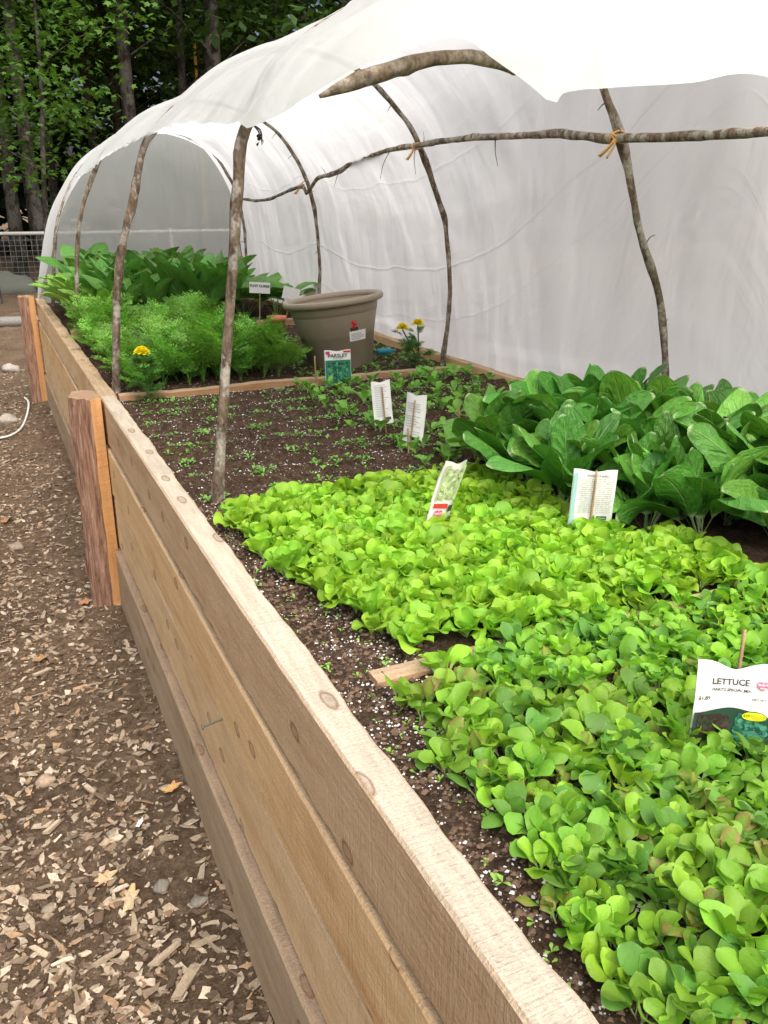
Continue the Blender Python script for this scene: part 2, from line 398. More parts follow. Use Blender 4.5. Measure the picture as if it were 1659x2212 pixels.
def dead_leaf(p, s, az, col, lab='curled dry brown oak leaf on mulch'):
    mb = MB(); n = 40
    ctr = mb.vert((0, 0, 0), col)
    for i in range(n):
        a = 2*pi*i/n; r = s*(.45+.55*abs(math.cos(a)))*(1+.22*math.cos(7*a)+.12*math.sin(4*a+p[0]*9))
        x = math.cos(a)*r; y = math.sin(a)*r*.8
        mb.vert((x, y, .45*abs(y)+.5*s*nz(x*30, y*30, p[0]*9)), tuple(c*R.uniform(.7, 1.15) for c in col))
    for i in range(n): mb.face((ctr, 1+i, 1+(i+1) % n))
    place('dead_leaf', mb.mesh('dead_leaf', [M_chip]), p, (R.uniform(-.3, .3), R.uniform(-.3, .3), az), label=lab, cat='leaf', group='dry leaves on the mulch path')
for (x, y, s, az, c) in ((.126, 1.69, .032, 1.2, (.64, .47, .29)), (.08, 1.78, .026, .3, (.58, .43, .26)), (.297, 2.04, .024, .1, (.64, .38, .16)), (.27, 2.25, .03, 2.0, (.52, .40, .31)), (.02, 3.0, .03, .6, (.4, .24, .12)), (-.03, 4.6, .04, .9, (.36, .2, .11)), (.22, 3.4, .03, 2.2, (.48, .24, .14))):
    dead_leaf((x, y, ground_z(x, y)+.012), s, az, c)
dead_leaf((.19, 1.93, ground_z(.19, 1.93)+.015), .013, .9, (.85, .85, .85), 'small white scrap lying on mulch')
mb = MB(); tube(mb, [(-.3, 6.3, .05), (.0, 6.35, .03), (.126, 6.5, .03), (.2, 6.85, .035), (.25, 7.25, .07), (.24, 7.7, .03)], .008, 8, col=(.7, .72, .68), n=40)
mb.obj('white_hose', M_misc, label='thin white hose lying in a loop on mulch', cat='hose')

# ------------------------------------------------------------------ raised bed
bed = bpy.data.objects.new('raised_bed', None); C.objects.link(bed); bed.location = (0, 0, 0)
bed["label"] = 'long raised garden bed of rough sawn tan planks'; bed["category"] = 'raised bed'
def drift(y): return .009*max(0, y-1.4)
def plank(name, a, bb, w, h, mat, axis='Y', wav=.006, inner=0, label=None, seed=0, step=.02, dr=False, topwav=None):
    L = bb - a[1 if axis == 'Y' else 0]; n = max(4, int(L/step)); mb = MB()
    bev = min(w, h)*.08
    tw = wav if topwav is None else topwav
    sec = [(-w/2+bev, -h/2), (0, -h/2), (w/2-bev, -h/2), (w/2, -h/2+bev), (w/2, 0), (w/2, h/2-bev), (w/2-bev, h/2), (0, h/2), (-w/2+bev, h/2), (-w/2, h/2-bev), (-w/2, 0), (-w/2, -h/2+bev)]
    K = len(sec)
    for i in range(n+1):
        s = L*i/n
        for (u, v) in sec:
            e = nz(s*2+seed, v*30, seed)*.0015 + nz(s*14+seed, u*40, 5)*.0012
            uu = u + e; vv = v
            if v > 0: vv += nz(s*2.2+seed, 7, seed)*tw*.6 + nz(s*17, seed, 2)*tw*.25
            if v < 0: vv += nz(s*2.2+seed, 17, seed)*wav*.9 + nz(s*13, seed, 8)*wav*.5 + nz(s*40, seed, 8)*wav*.2
            if u > 0 and inner: uu += inner*(nz(s*4+seed, 3, seed) + .6*nz(s*15, seed, 9) + 1.2*max(0, nz(s*1.7, seed, 1)-.2))
            if axis == 'Y': mb.vert((a[0]+uu+(drift(a[1]+s) if dr else 0), a[1]+s, a[2]+vv))
            else: mb.vert((a[0]+s, a[1]+uu, a[2]+vv))
    for i in range(n):
        for k in range(K):
            q = i*K+k; r = i*K+(k+1) % K
            mb.face((q, r, r+K, q+K) if axis == 'X' else (q, q+K, r+K, r))
    mb.face([k for k in range(K)]); mb.face([n*K+k for k in range(K)][::-1])
    return mb.obj(name, mat, smooth=False, parent=bed, label=label)
YN, YM, YF = -.7, 3.43, 7.5
plank('side_board', (.388, YN, .7745), YM-.004, .058, .168, M_rail, inner=.009, label='top plank with pale weathered upper edge', seed=1, dr=True, wav=.014, topwav=.003)
plank('side_board', (.382, YN, .583), YM-.004, .058, .186, M_board, seed=2, wav=.016, topwav=.007, dr=True)
plank('side_board', (.387, YN, .376), YM-.004, .060, .204, M_board2, seed=3, wav=.014, topwav=.007, dr=True)
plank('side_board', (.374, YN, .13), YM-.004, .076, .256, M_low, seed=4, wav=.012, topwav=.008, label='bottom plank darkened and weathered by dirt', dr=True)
plank('side_board', (.391, YM+.004, .777), YF, .060, .156, M_board2, inner=.006, seed=5, dr=True)
plank('side_board', (.385, YM+.004, .592), YF, .056, .188, M_board, seed=6, wav=.014, topwav=.007, dr=True)
plank('side_board', (.388, YM+.004, .38), YF, .058, .206, M_board2, seed=7, wav=.014, topwav=.007, dr=True)
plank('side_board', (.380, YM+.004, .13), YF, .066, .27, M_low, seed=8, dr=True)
for z0, sd in ((.77, 11), (.58, 12), (.38, 13), (.14, 14)):
    plank('side_board', (2.06, YN, z0), YF, .04, .17, M_board, seed=sd, wav=.01, inner=.012, step=.05)
for z0, sd in ((.777, 21), (.59, 22), (.38, 23), (.14, 24)):
    plank('end_board', (.48, YF-.03, z0), 2.03, .05, .175, M_end, axis='X', seed=sd)
    plank('end_board', (.43, YN+.03, z0), 2.03, .05, .175, M_end, axis='X', seed=sd+9)
plank('divider_board', (.50, 1.125, .806), 2.02, .040, .05, M_div, axis='X', seed=31, wav=.005)
plank('divider_board', (.53, 2.035, .812), 2.02, .036, .06, M_div, axis='X', seed=32, wav=.008)
plank('divider_board', (.455, 3.50, .820), 2.02, .040, .05, M_div, axis='X', seed=33, wav=.018)
plank('divider_board', (.47, 5.42, .83), 2.02, .05, .05, M_div, axis='X', seed=34, wav=.010)
def post(y, top, label):
    mb = MB(); n = 50; zs = [top*i/n - .15*(1-i/n) for i in range(n+1)]
    dx = drift(y)
    sec = [(.357, y-.066, 1), (.345, y-.070, 1), (.332, y-.074, 1), (.318, y-.078, 1)]
    for k in range(15):
        a = pi*1.46 - k*(pi*.92)/14
        sec.append((.312+.066*math.cos(a), y+.0+.082*math.sin(a)*.97, 0))
    sec += [(.33, y+.075, 1), (.357, y+.066, 1)]
    K = len(sec)
    for i, z in enumerate(zs):
        fl = 1 + .07*(1-i/n)
        for si, (x, yy, w) in enumerate(sec):
            e = (nz(x*70, yy*70, z*5)*.014 + nz(x*170, yy*170, z*14)*.007 + (.004 if si % 2 else -.002)*nz(si*3.3, z*8, 1)*2) if not w else nz(x*20, yy*20, z*9)*.003
            xx = .357 - (.357-x+e)*fl if x < .355 else .357
            if not w: xx = min(xx, .352)
            mb.vert((xx+dx-.010, y+(yy-y)*fl + (e*.5 if not w else 0), z + (nz(x*40, yy*40, 2)*.014 if i == n else 0)))
    for i in range(n):
        for k in range(K):
            q = i*K+k; r = i*K+(k+1) % K
            mb.face((q, q+K, r+K, r), 0 if (sec[k][2] and sec[(k+1) % K][2]) else 1)
    mb.face([n*K+k for k in range(K)][::-1], 0)
    return mb.obj('corner_post', [M_post, M_bark], smooth=False, parent=bed, label=label)
post(3.38, .878, 'cedar half log post with shaggy bark and sawn face')
post(7.45, .875, 'cedar half log post at the far corner')
mb = MB(); tube(mb, [(.365, 1.61, .50), (.310, 1.60, .497)], .0023, 8, col=(.12, .13, .11), n=4); tube(mb, [(.311, 1.60, .497), (.308, 1.60, .497)], .0060, 10, col=(.15, .17, .14), n=3)
mb.obj('nail', M_misc, parent=bed, label='long nail sticking out of the plank')

# soil
def soil_z(x, y):
    z = .818 + .006*nz(x*14, y*14) + .009*nz(x*4, y*4, 3) + .0045*nz(x*45, y*45, 1)
    if 2.1 < y < 3.45: z += .016*math.sin((y-2.1)*2*pi/.17 + .8*nz(x*2, y*2)) * min(1, (y-2.1)*8, (3.45-y)*8)
    return z
mb = MB()
xs = [.41+i*.0125 for i in range(int(1.64/.0125)+1)]; ys = [YN+.05+j*.018 for j in range(int((YF-YN-.1)/.018)+1)]
for y in ys:
    for x in xs: mb.vert((x, y, soil_z(x, y)))
nx = len(xs)
for j in range(len(ys)-1):
    for i in range(nx-1):
        a = j*nx+i; mb.face((a, a+1, a+1+nx, a+nx))
mb.obj('soil', M_soil, kind='structure', label='dark brown potting soil filling the raised bed', cat='soil')
def octa(mb, p, s, col):
    b0 = len(mb.v)
    for d in ((1, 0, 0), (-1, 0, 0), (0, 1, 0), (0, -1, 0), (0, 0, 1), (0, 0, -1)):
        r = s*R.uniform(.6, 1.2); mb.vert((p[0]+d[0]*r+R.uniform(-.2, .2)*s, p[1]+d[1]*r+R.uniform(-.2, .2)*s, p[2]+d[2]*r*.8), col)
    for f in ((0, 2, 4), (2, 1, 4), (1, 3, 4), (3, 0, 4), (2, 0, 5), (1, 2, 5), (3, 1, 5), (0, 3, 5)): mb.face([b0+i for i in f])
mb = MB(); mc = MB()
for k in range(15000):
    t = R.random()
    if t < .28: x, y = R.uniform(.43, .56+.12*R.random()), R.uniform(.25, 2.1)
    elif t < .88: x, y = R.uniform(.43, 2.0), R.uniform(2.05, 3.5)
    else: x, y = R.uniform(.43, 2.0), R.uniform(3.5, 5.5)
    if nz(x*7, y*7, 5) < -.1 and R.random() < .7: continue
    s = R.choice((.0008, .0012, .0018, .0030))*R.uniform(.8, 1.25); g = R.uniform(.45, .74)
    octa(mb, (x, y, soil_z(x, y)+s*.4), s, (g, g*.98, g*.94))
for k in range(22000):
    t = R.random()
    if t < .4: x, y = R.uniform(.425, .64), R.uniform(.25, 2.1)
    else: x, y = R.uniform(.43, 2.0), R.uniform(2.05, 5.6)
    s = R.choice((.0012, .0018, .0026, .004, .006))*R.uniform(.7, 1.2); g = R.uniform(.4, 1.5)
    octa(mc, (x, y, soil_z(x, y)+s*.2), s, (.12*g, .078*g, .052*g))
mb.obj('perlite_granules', M_perl, smooth=False, kind='stuff', label='white perlite granules scattered on dark soil', cat='perlite')
mc.obj('soil_crumbs', M_perl, smooth=False, kind='stuff', label='loose dark crumbs of potting soil', cat='soil')

# ------------------------------------------------------------------ leaves
def refine(shape, n):
    q = catmull([(s, w, 0) for s, w in shape], n)
    return [(min(1, max(0, v.x)), max(.02, v.y)) for v in q]
LET = refine([(0, .07), (.22, .10), (.38, .34), (.52, .72), (.68, .98), (.82, .95), (.92, .72), (.975, .4), (1, .08)], 14)
OVAL = refine([(0, .10), (.3, .14), (.45, .5), (.6, .9), (.75, 1), (.88, .8), (.96, .45), (1, .08)], 11)
CHARD = refine([(0, .06), (.2, .055), (.28, .07), (.34, .34), (.42, .68), (.52, .92), (.63, 1), (.74, .97), (.84, .82), (.92, .56), (.98, .26), (1, .05)], 18)
BEET = [(0, .06), (.2, .055), (.30, .06), (.36, .42), (.44, .78), (.54, .98), (.64, 1), (.74, .9), (.83, .72), (.91, .48), (.97, .22), (1, .03)]
SQ = [(0, .03), (.45, .03), (.46, .55), (.52, .95), (.62, 1.05), (.74, .95), (.86, .62), (.95, .25), (1, .03)]
def leaf(mb, base, az, L, W, e0, curl, cup, ruf, col, shape=LET, nw=4, pcol=None, freq=9, roll=0, rib=None, tipc=None, jg=.07):
    h = Vector((math.cos(az), math.sin(az), 0)); up = Vector((0, 0, 1)); lat = Vector((-math.sin(az), math.cos(az), 0))
    p = Vector(base); prev = 0; b0 = len(mb.v); ph = R.random()*6; ph2 = R.random()*6
    sw = R.uniform(-.35, .35)*curl
    for i, (s, w) in enumerate(shape):
        e = e0 - curl*s*s
        d = h*math.cos(e) + up*math.sin(e) + lat*sw*s
        p = p + d*(s-prev)*L; prev = s
        n = (up*math.cos(e) - h*math.sin(e))
        l2 = (lat*math.cos(roll*s) + n*math.sin(roll*s)); n2 = n*math.cos(roll*s) - lat*math.sin(roll*s)
        for j in range(nw+1):
            t = -1+2*j/nw; a = abs(t)
            ww = W*.5*w
            jag = 1 + (jg*math.sin(ph2+s*freq*1.7+t*2) if a > .9 else 0)
            off = cup*a**1.6*ww + ruf*a*a*w*math.sin(ph+s*freq+(2.2 if t > 0 else 0))*W
            k = 1 + .10*math.sin(ph+s*4+t*2)
            c = col if (pcol is None or w > .2) else pcol
            if tipc and w > .2:
                q = min(1, max(0, (a-.3)*1.1 + (s-.6)*1.2)); c = tuple(lerp(c[z], tipc[z], q) for z in range(3))
            if rib and a < .01: c = rib
            c = (c[0]*k, c[1]*k, c[2]*k)
            mb.vert(p + l2*t*ww*jag + n2*off, c, (.5+.5*t, s))
    ns = len(shape); K = nw+1
    for i in range(ns-1):
        for j in range(nw):
            q = b0+i*K+j; mb.face((q, q+1, q+1+K, q+K))
    return p
def scatter(variants, pts, name, label, cat, group, smin, smax, tilt=.12, zf=soil_z, limit=300, mat=None, hv=0):
    """variants: list of MB; the nearest `limit` become objects, the rest one stuff mesh"""
    mes = [v.mesh(name, [mat]) for v in variants]
    pts = sorted(pts, key=lambda p: p[0]**2+p[1]**2)
    rest = MB()
    for idx, (x, y) in enumerate(pts):
        k = R.randrange(len(mes)); loc = (x, y, zf(x, y)-.002); rot = (R.gauss(0, tilt), R.gauss(0, tilt), R.uniform(0, 2*pi)); s = R.uniform(smin, smax)*(1+hv*nz(x*4, y*4, 6))
        if idx < limit: place(name, mes[k], loc, rot, s, label=label, cat=cat, group=group)
        else: rest.add(variants[k], Matrix.Translation(loc) @ Euler(rot).to_matrix().to_4x4() @ Matrix.Scale(s, 4))
    if rest.v: rest.obj(name+'_patch', mat, kind='stuff', label=label, cat=cat)
def poisson(n, reg, dmin, tries=60000):
    pts = []; grid = {}
    for _ in range(tries):
        x, y = reg()
        if x is None: continue
        gx, gy = int(x/dmin), int(y/dmin)
        ok = True
        for i in (-1, 0, 1):
            for j in (-1, 0, 1):
                for a, b2 in grid.get((gx+i, gy+j), ()):
                    if (x-a)**2+(y-b2)**2 < dmin*dmin: ok = False
        if ok:
            pts.append((x, y)); grid.setdefault((gx, gy), []).append((x, y))
            if len(pts) >= n: break
    return pts

gv = []
for v in range(9):
    mb = MB(); n = R.randint(9, 12)
    for k in range(n):
        inn = k/(n-1); az = k*2.4+R.uniform(-.3, .3)
        g = R.uniform(.85, 1.12)
        col = (.30*g, .53*g, .04*g) if R.random() < .7 else (.23*g, .46*g, .04*g)
        leaf(mb, (0, 0, .004), az, lerp(.068, .056, inn)*R.uniform(.8, 1.2), lerp(.044, .031, inn)*R.uniform(.85, 1.2), lerp(.85, 1.42, inn), lerp(.95, .3, inn), R.uniform(-.1, .5), .19, col, LET, 8, pcol=(.42, .60, .2), freq=11, roll=R.uniform(-.6, .6), jg=.13)
    gv.append(mb)
def reg2():
    y = R.uniform(1.14, 2.0); lo = lerp(.61, .49, min(1, max(0, (y-1.20)/.42))) + .03*nz(y*9, 3)
    x = R.uniform(lo, 1.38)
    if y < 1.205 - .05*min(1, max(0, (x-.66)/.14)) + .02*nz(x*9, 5): return None, None
    if x > 1.24 + .1*nz(y*6, 1) and y > 1.40: return None, None
    return x, y
scatter(gv, poisson(480, reg2, .036), 'green_lettuce', 'bright lime green leaf lettuce growing in dark soil', 'lettuce', 'bright green leaf lettuce in the bed', .75, 1.15, .16, mat=M_let)
mv = []
PAL = [(.22, .43, .04), (.28, .51, .04), (.18, .38, .04), (.13, .30, .045), (.21, .42, .04), (.26, .48, .04)]
for v in range(16):
    mb = MB(); n = R.randint(7, 9); base = PAL[v % 6]; red = v in (2, 7, 11)
    dk = base[0] < .15
    for k in range(n):
        inn = k/(n-1); az = k*2.4+R.uniform(-.4, .4); g = R.uniform(.85, 1.15)
        col = tuple(c*g for c in base); tip = None
        if red:
            col = (.21*g, .36*g, .045*g)
            if R.random() < .5: tip = (.26*g, .16*g, .06*g)
        leaf(mb, (R.uniform(-.010, .010), R.uniform(-.010, .010), .003), az, lerp(.054, .042, inn)*R.uniform(.75, 1.25), lerp(.027, .020, inn)*R.uniform(.85, 1.25), lerp(.85, 1.45, inn), lerp(1.0, .5, inn), R.uniform(-.1, .5), .05 if dk else .12, col, OVAL if dk or R.random() < .4 else LET, 6, pcol=(.40*g, .55*g, .25*g), freq=9, roll=R.uniform(-.6, .6), tipc=tip, jg=.10)
    mv.append(mb)
def reg1():
    y = R.uniform(.18, 1.125); lo = .505 + .022*nz(y*12, 8) - .03*(y < .6) + (.10 if y > 1.04 else 0)
    x = R.uniform(lo, 1.55*y+.22)
    if y > 1.08 + .04*min(1, max(0, (x-.66)/.08)): return None, None
    return (x, y) if x > lo else (None, None)
scatter(mv, poisson(920, reg1, .0275), 'mixed_lettuce', 'young mixed lettuce with green and bronze leaves', 'lettuce', 'mixed baby lettuce in the bed', .75, 1.2, .18, mat=M_let, hv=.2)

cv = []
for v in range(7):
    mb = MB(); n = R.randint(11, 14)
    for k in range(n):
        inn = k/(n-1); az = k*2.4+R.uniform(-.3, .3); g = R.uniform(.75, 1.25)
        col = (.075*g, .235*g, .032*g) if R.random() < .75 else (.13*g, .33*g, .042*g)
        L = lerp(.33, .25, inn)*R.uniform(.8, 1.12)
        leaf(mb, (R.uniform(-.01, .01), R.uniform(-.01, .01), 0), az, L, lerp(.122, .085, inn)*R.uniform(.75, 1.15), lerp(.95, 1.50, inn), lerp(1.35, .5, inn)*R.uniform(.5, 1.3), R.uniform(-.35, .55), .14, col, CHARD, 8, pcol=(.40, .54, .26), freq=9, roll=R.uniform(-1.1, 1.1), jg=.1)
    cv.append(mb)
def regc():
    x = R.uniform(1.26, 1.95); y = R.uniform(1.16, 2.08)
    if x < 1.50 and y < 1.34: return None, None
    if x < 1.36 and y < 1.6: return None, None
    return x, y
scatter(cv, poisson(42, regc, .10), 'chard_plant', 'large leafy green swiss chard with pale stems', 'chard', 'swiss chard plants in the bed', .78, 1.10, .10, mat=M_chard)

bv = []
for v in range(5):
    mb = MB(); n = R.randint(10, 13)
    for k in range(n):
        inn = k/(n-1); az = k*2.4+R.uniform(-.3, .3); g = R.uniform(.8, 1.2)
        leaf(mb, (0, 0, 0), az, lerp(.46, .34, inn)*R.uniform(.85, 1.1), .115*R.uniform(.8, 1.2), lerp(1.2, 1.5, inn), lerp(1.0, .4, inn), R.uniform(.1, .5), .10, (.10*g, .27*g, .045*g), BEET, 6, pcol=(.3, .03, .05), freq=11, roll=R.uniform(-.7, .7))
    bv.append(mb)
scatter(bv, poisson(44, lambda: (R.uniform(.76, 1.5), R.uniform(5.5, 7.2)), .14), 'beet_plant', 'tall beet greens with dark red stems', 'beet', 'beet plants at the end of the bed', .95, 1.2, .07, mat=M_chard)
kv = []
for v in range(4):
    mb = MB(); n = R.randint(10, 12)
    for k in range(n):
        inn = k/(n-1); az = k*2.4+R.uniform(-.3, .3); g = R.uniform(.85, 1.2)
        leaf(mb, (0, 0, 0), az, lerp(.33, .26, inn)*R.uniform(.85, 1.1), .11*R.uniform(.8, 1.2), lerp(1.1, 1.45, inn), lerp(1.2, .5, inn), R.uniform(.1, .5), .09, (.18*g, .39*g, .055*g), BEET, 6, pcol=(.5, .62, .38), freq=9, roll=R.uniform(-.5, .5))
    kv.append(mb)
scatter(kv, poisson(22, lambda: (R.uniform(.56, .84), R.uniform(5.45, 7.2)), .12), 'spinach_plant', 'light green leafy greens spilling over the plank edge', 'leafy greens', 'light leafy greens along the plank', .9, 1.2, .1, mat=M_chard)
for (x, y) in ((1.62, 5.75), (1.85, 5.75), (1.7, 6.15), (1.9, 6.3), (1.5, 6.5), (1.75, 6.7)):
    mb = MB()
    for k in range(12):
        az = k*2.4+R.uniform(-.3, .3); g = R.uniform(.8, 1.2); L = R.uniform(.34, .46)
        leaf(mb, (0, 0, 0), az, L, .19*R.uniform(.8, 1.15), R.uniform(1.15, 1.45), R.uniform(1.2, 1.9), -.15, .05, (.12*g, .30*g, .045*g), SQ, 6, pcol=(.3, .45, .18), freq=9)
    place('cucumber_plant', mb.mesh('cucumber', [M_chard]), (x, y, soil_z(x, y)), (0, 0, R.random()*6), R.uniform(.85, 1.05), label='broad leaved cucumber plant on thin green stems', cat='cucumber plant', group='cucumber plants in the bed')

def frond(mb, base, az, L, e0, curl, col):
    h = Vector((math.cos(az), math.sin(az), 0)); up = Vector((0, 0, 1)); lat = Vector((-math.sin(az), math.cos(az), 0))
    p = Vector(base); n = 13; wst = .0012
    for i in range(n+1):
        s = i/n; e = e0-curl*s*s; d = (h*math.cos(e)+up*math.sin(e)).normalized()
        q = p + d*L/n
        a = [mb.vert(p+lat*wst, col), mb.vert(p-lat*wst, col), mb.vert(q-lat*wst*.8, col), mb.vert(q+lat*wst*.8, col)]; mb.face(a)
        if s > .32:
            pl = L*.26*math.sin(pi*min(1, (s-.2)/.85))*R.uniform(.8, 1.2)+.006
            for sd in (-1, 1):
                pd = (lat*sd + d*.7 + up*R.uniform(-.25, .3)).normalized()
                nrm = pd.cross(d).normalized()
                for m_ in range(5):
                    t = m_/4; c0 = p + pd*pl*(t*.85)
                    for s2 in (-1, 1):
                        ld = (pd*.8 + d*s2*.8 + nrm*R.uniform(-.5, .5)).normalized(); ll = pl*.36*(1.15-t*.5); lw = ll*.24
                        sdv = ld.cross(nrm).normalized()
                        g = R.uniform(.75, 1.3); cc = (col[0]*g, col[1]*g, col[2]*g)
                        i0 = mb.vert(c0, cc); i1 = mb.vert(c0+ld*ll*.6+sdv*lw, cc); i2 = mb.vert(c0+ld*ll, cc); i3 = mb.vert(c0+ld*ll*.6-sdv*lw, cc)
                        mb.face((i0, i1, i2, i3))
        p = q
rv = []
for v in range(6):
    mb = MB(); big = R.uniform(.75, 1.15)
    for k in range(R.randint(6, 8)):
        g = R.uniform(.65, 1.3)
        frond(mb, (0, 0, 0), k*2.4+R.uniform(-.4, .4), R.uniform(.14, .24)*big, R.uniform(.95, 1.5), R.uniform(.5, 1.2), (.17*g, .38*g, .055*g))
    rv.append(mb)
def regr():
    y = R.uniform(3.66, 5.3); x = R.uniform(.53, 1.30)
    if x > 1.24 - .05*(y-3.6) + .10*nz(y*5, 2): return None, None
    if y < 3.70 + .07*nz(x*9, 3): return None, None
    return x, y
scatter(rv, poisson(220, regr, .060), 'carrot_plant', 'feathery green carrot tops in a dense patch', 'carrot', 'carrot plants in the bed', .65, 1.15, .18, mat=M_fine, hv=.3)

mb = MB()
TINY = [(0, .1), (.4, .5), (.7, 1), (.92, .6), (1, .1)]
def sprout(x, y, s, col):
    z = soil_z(x, y)
    for k in range(R.choice((2, 2, 3, 4))):
        leaf(mb, (x, y, z), R.random()*6.3, s, s*.5, R.uniform(.4, 1.2), .8, .2, .02, col, TINY, 2)
for k in range(2100):
    row = R.randint(0, 7); y = 2.14+row*.17+R.gauss(0, .024); x = R.uniform(.47, 2.0)
    if nz(x*6, row*3, 4) < -.12: continue
    g = R.uniform(.8, 1.2); sprout(x, y, R.uniform(.008, .019), (.18*g, .38*g, .07*g))
for k in range(160):
    x, y = R.uniform(.44, .56), R.uniform(.3, 2.0); sprout(x, y, R.uniform(.006, .012), (.26, .48, .08))
for k in range(300):
    x, y = R.uniform(1.3, 2.0), R.uniform(3.55, 4.4); sprout(x, y, R.uniform(.015, .035), (.17, .36, .07))
mb.obj('sprouts', M_fine, kind='stuff', label='tiny green sprouts dotting rows of dark soil', cat='sprouts')
dv = []
for v in range(5):
    mb = MB()
    for k in range(R.randint(5, 7)):
        g = R.uniform(.8, 1.2); leaf(mb, (0, 0, 0), k*2.4, R.uniform(.045, .08), R.uniform(.022, .034), R.uniform(.9, 1.35), .9, .2, .08, (.16*g, .36*g, .055*g), LET, 4, pcol=(.35, .45, .2), freq=12)
    dv.append(mb)
pts = poisson(130, lambda: (R.uniform(1.12, 2.0), R.choice((2.16, 2.33, 2.5, 2.67, 2.84, 3.0, 3.18, 3.35))+R.gauss(0, .03)), .048)
scatter(dv, pts, 'radish_seedling', 'small leafy green seedling in a soil row', 'seedling', 'young seedlings in soil rows', .6, 1.05, .15, mat=M_fine)

def marigold(loc, flowers, lab):
    root = bpy.data.objects.new('marigold', None); C.objects.link(root); root.location = loc
    root["label"] = lab; root["category"] = 'marigold'; root["group"] = 'yellow marigolds in the bed'
    mb = MB(); fb = MB()
    for (fx, fy, fz) in flowers:
        tube(mb, [(0, 0, 0), (fx*.4, fy*.4, fz*.5), (fx, fy, fz)], (.0035, .003), 6, col=(.1, .2, .04), n=8)
        for k in range(80):
            ring = k/80; az = k*2.4; e = lerp(.0, 1.4, ring)
            g = R.uniform(.85, 1.1)
            leaf(fb, (fx, fy, fz+.004+ring*.010), az, lerp(.034, .016, ring), .016, e, .3, .3, .12, (.92*g, .80*g, .02), [(0, .3), (.4, .7), (.8, 1), (1, .6)], 2)
    for k in range(38):
        z = R.uniform(.01, .8)*max(f[2] for f in flowers); az = R.random()*6.3; f = R.choice(flowers); t = z/f[2]
        frond(mb, (f[0]*t, f[1]*t, z), az, R.uniform(.05, .095), R.uniform(.2, 1.0), R.uniform(.3, .9), (.08, .23, .04))
    mb.obj('stem', M_fine, parent=root); fb.obj('flower', M_petal, parent=root)
marigold((.56, 3.43, .82), [(-.01, 0, .19)], 'short marigold with one yellow bloom in soil')
marigold((1.86, 3.62, .82), [(-.09, 0, .19), (-.01, .0, .205)], 'leafy marigold with two yellow blooms beside the pot')

# ------------------------------------------------------------------ hoops
HA = [(.496, .78), (.545, 1.2), (.60, 1.55), (.627, 1.73), (.73, 1.88), (.9, 1.99), (1.15, 2.10), (1.38, 2.12), (1.52, 2.06), (1.61, 1.95), (1.667, 1.84), (1.737, 1.73), (1.836, 1.48), (1.937, 1.276), (2.0, 1.03), (2.02, .78)]
HB = [(.466, .78), (.53, 1.3), (.62, 1.6), (.684, 1.79), (.84, 1.93), (1.05, 2.08), (1.3, 2.15), (1.57, 2.09), (1.78, 1.93), (1.88, 1.79), (1.99, 1.55), (2.02, 1.44), (2.05, 1.15), (2.02, .78)]
HC = [(.499, .78), (.58, 1.4), (.716, 1.75), (.88, 1.93), (1.1, 2.07), (1.4, 2.12), (1.73, 2.02), (1.9, 1.85), (2.02, 1.6), (2.06, 1.15), (2.02, .78)]
HD = [(.51, .78), (.6, 1.35), (.73, 1.66), (.9, 1.87), (1.15, 2.03), (1.4, 2.08), (1.64, 2.05), (1.81, 1.96), (2.01, 1.63), (2.06, 1.2), (2.02, .78)]
def hoop(H, Y, r0, r1, r2, lab, yo=0):
    mb = MB(); pts = [(x+.006*nz(i*1.7, Y), Y+.012*nz(i*1.3, Y, 5), z) for i, (x, z) in enumerate(H)]
    def rad(s): return lerp(r0, r1, s*2) if s < .5 else lerp(r1, r2, s*2-1)
    P = tube(mb, pts, rad, 10, .26, n=130, knots=18, seed=Y)
    for k in range(5):
        i = R.randint(70, 120); a = P[i]; d = Vector((R.uniform(-1, .2), R.uniform(-.6, .6), R.uniform(-.3, .8))).normalized()
        L = R.uniform(.03, .10); tube(mb, [a, a+d*L*.5, a+d*L+Vector((0, 0, -.02))], (.003, .001), 5, n=6)
    mb.obj('hoop_pole', M_pole, origin=(H[0][0], Y, .8), label=lab, cat='hoop pole', group='sapling hoops over the raised bed')
hoop(HA, 2.13, .0138, .0105, .012, 'bent sapling hoop with blotchy grey bark in soil')
hoop(HB, 3.68, .0175, .0110, .0115, 'bent brown sapling hoop standing among carrot tops')
hoop(HC, 5.45, .0125, .010, .011, 'thin bent sapling hoop beside leafy greens')
hoop(HD, 7.15, .014, .010, .011, 'thin bent sapling hoop at the bed end')
mb = MB()
tube(mb, [(.642, 1.68, 1.752), (.69, 1.67, 1.770), (.739, 1.66, 1.788), (.8376, 1.66, 1.818), (.94, 1.66, 1.834), (1.01, 1.665, 1.832), (1.10, 1.69, 1.832), (1.20, 1.74, 1.845)], lambda s: .003+.012*min(1, s*8) if s < .125 else .0142+.0012*math.sin(s*9), 14, .14, n=70, knots=8)
mb.obj('arch_branch', M_branch, origin=(.9, 1.66, 1.8), label='thick bent branch with cut pointed end under plastic', cat='branch')
PU = [(1.98, 7.12, 1.60), (1.97, 6.3, 1.585), (1.93, 5.43, 1.66), (1.93, 5.30, 1.62), (1.93, 5.1, 1.70), (1.90, 4.75, 1.72), (1.92, 4.5, 1.775), (1.88, 4.0, 1.80), (1.85, 3.67, 1.80), (1.82, 3.2, 1.80), (1.78, 2.6, 1.775), (1.73, 2.3, 1.752), (1.71, 2.12, 1.735), (1.70, 1.8, 1.72), (1.66, 1.4, 1.71), (1.62, 1.1, 1.70)]
mb = MB(); P = tube(mb, PU, (.009, .0125), 10, .25, n=150, knots=26)
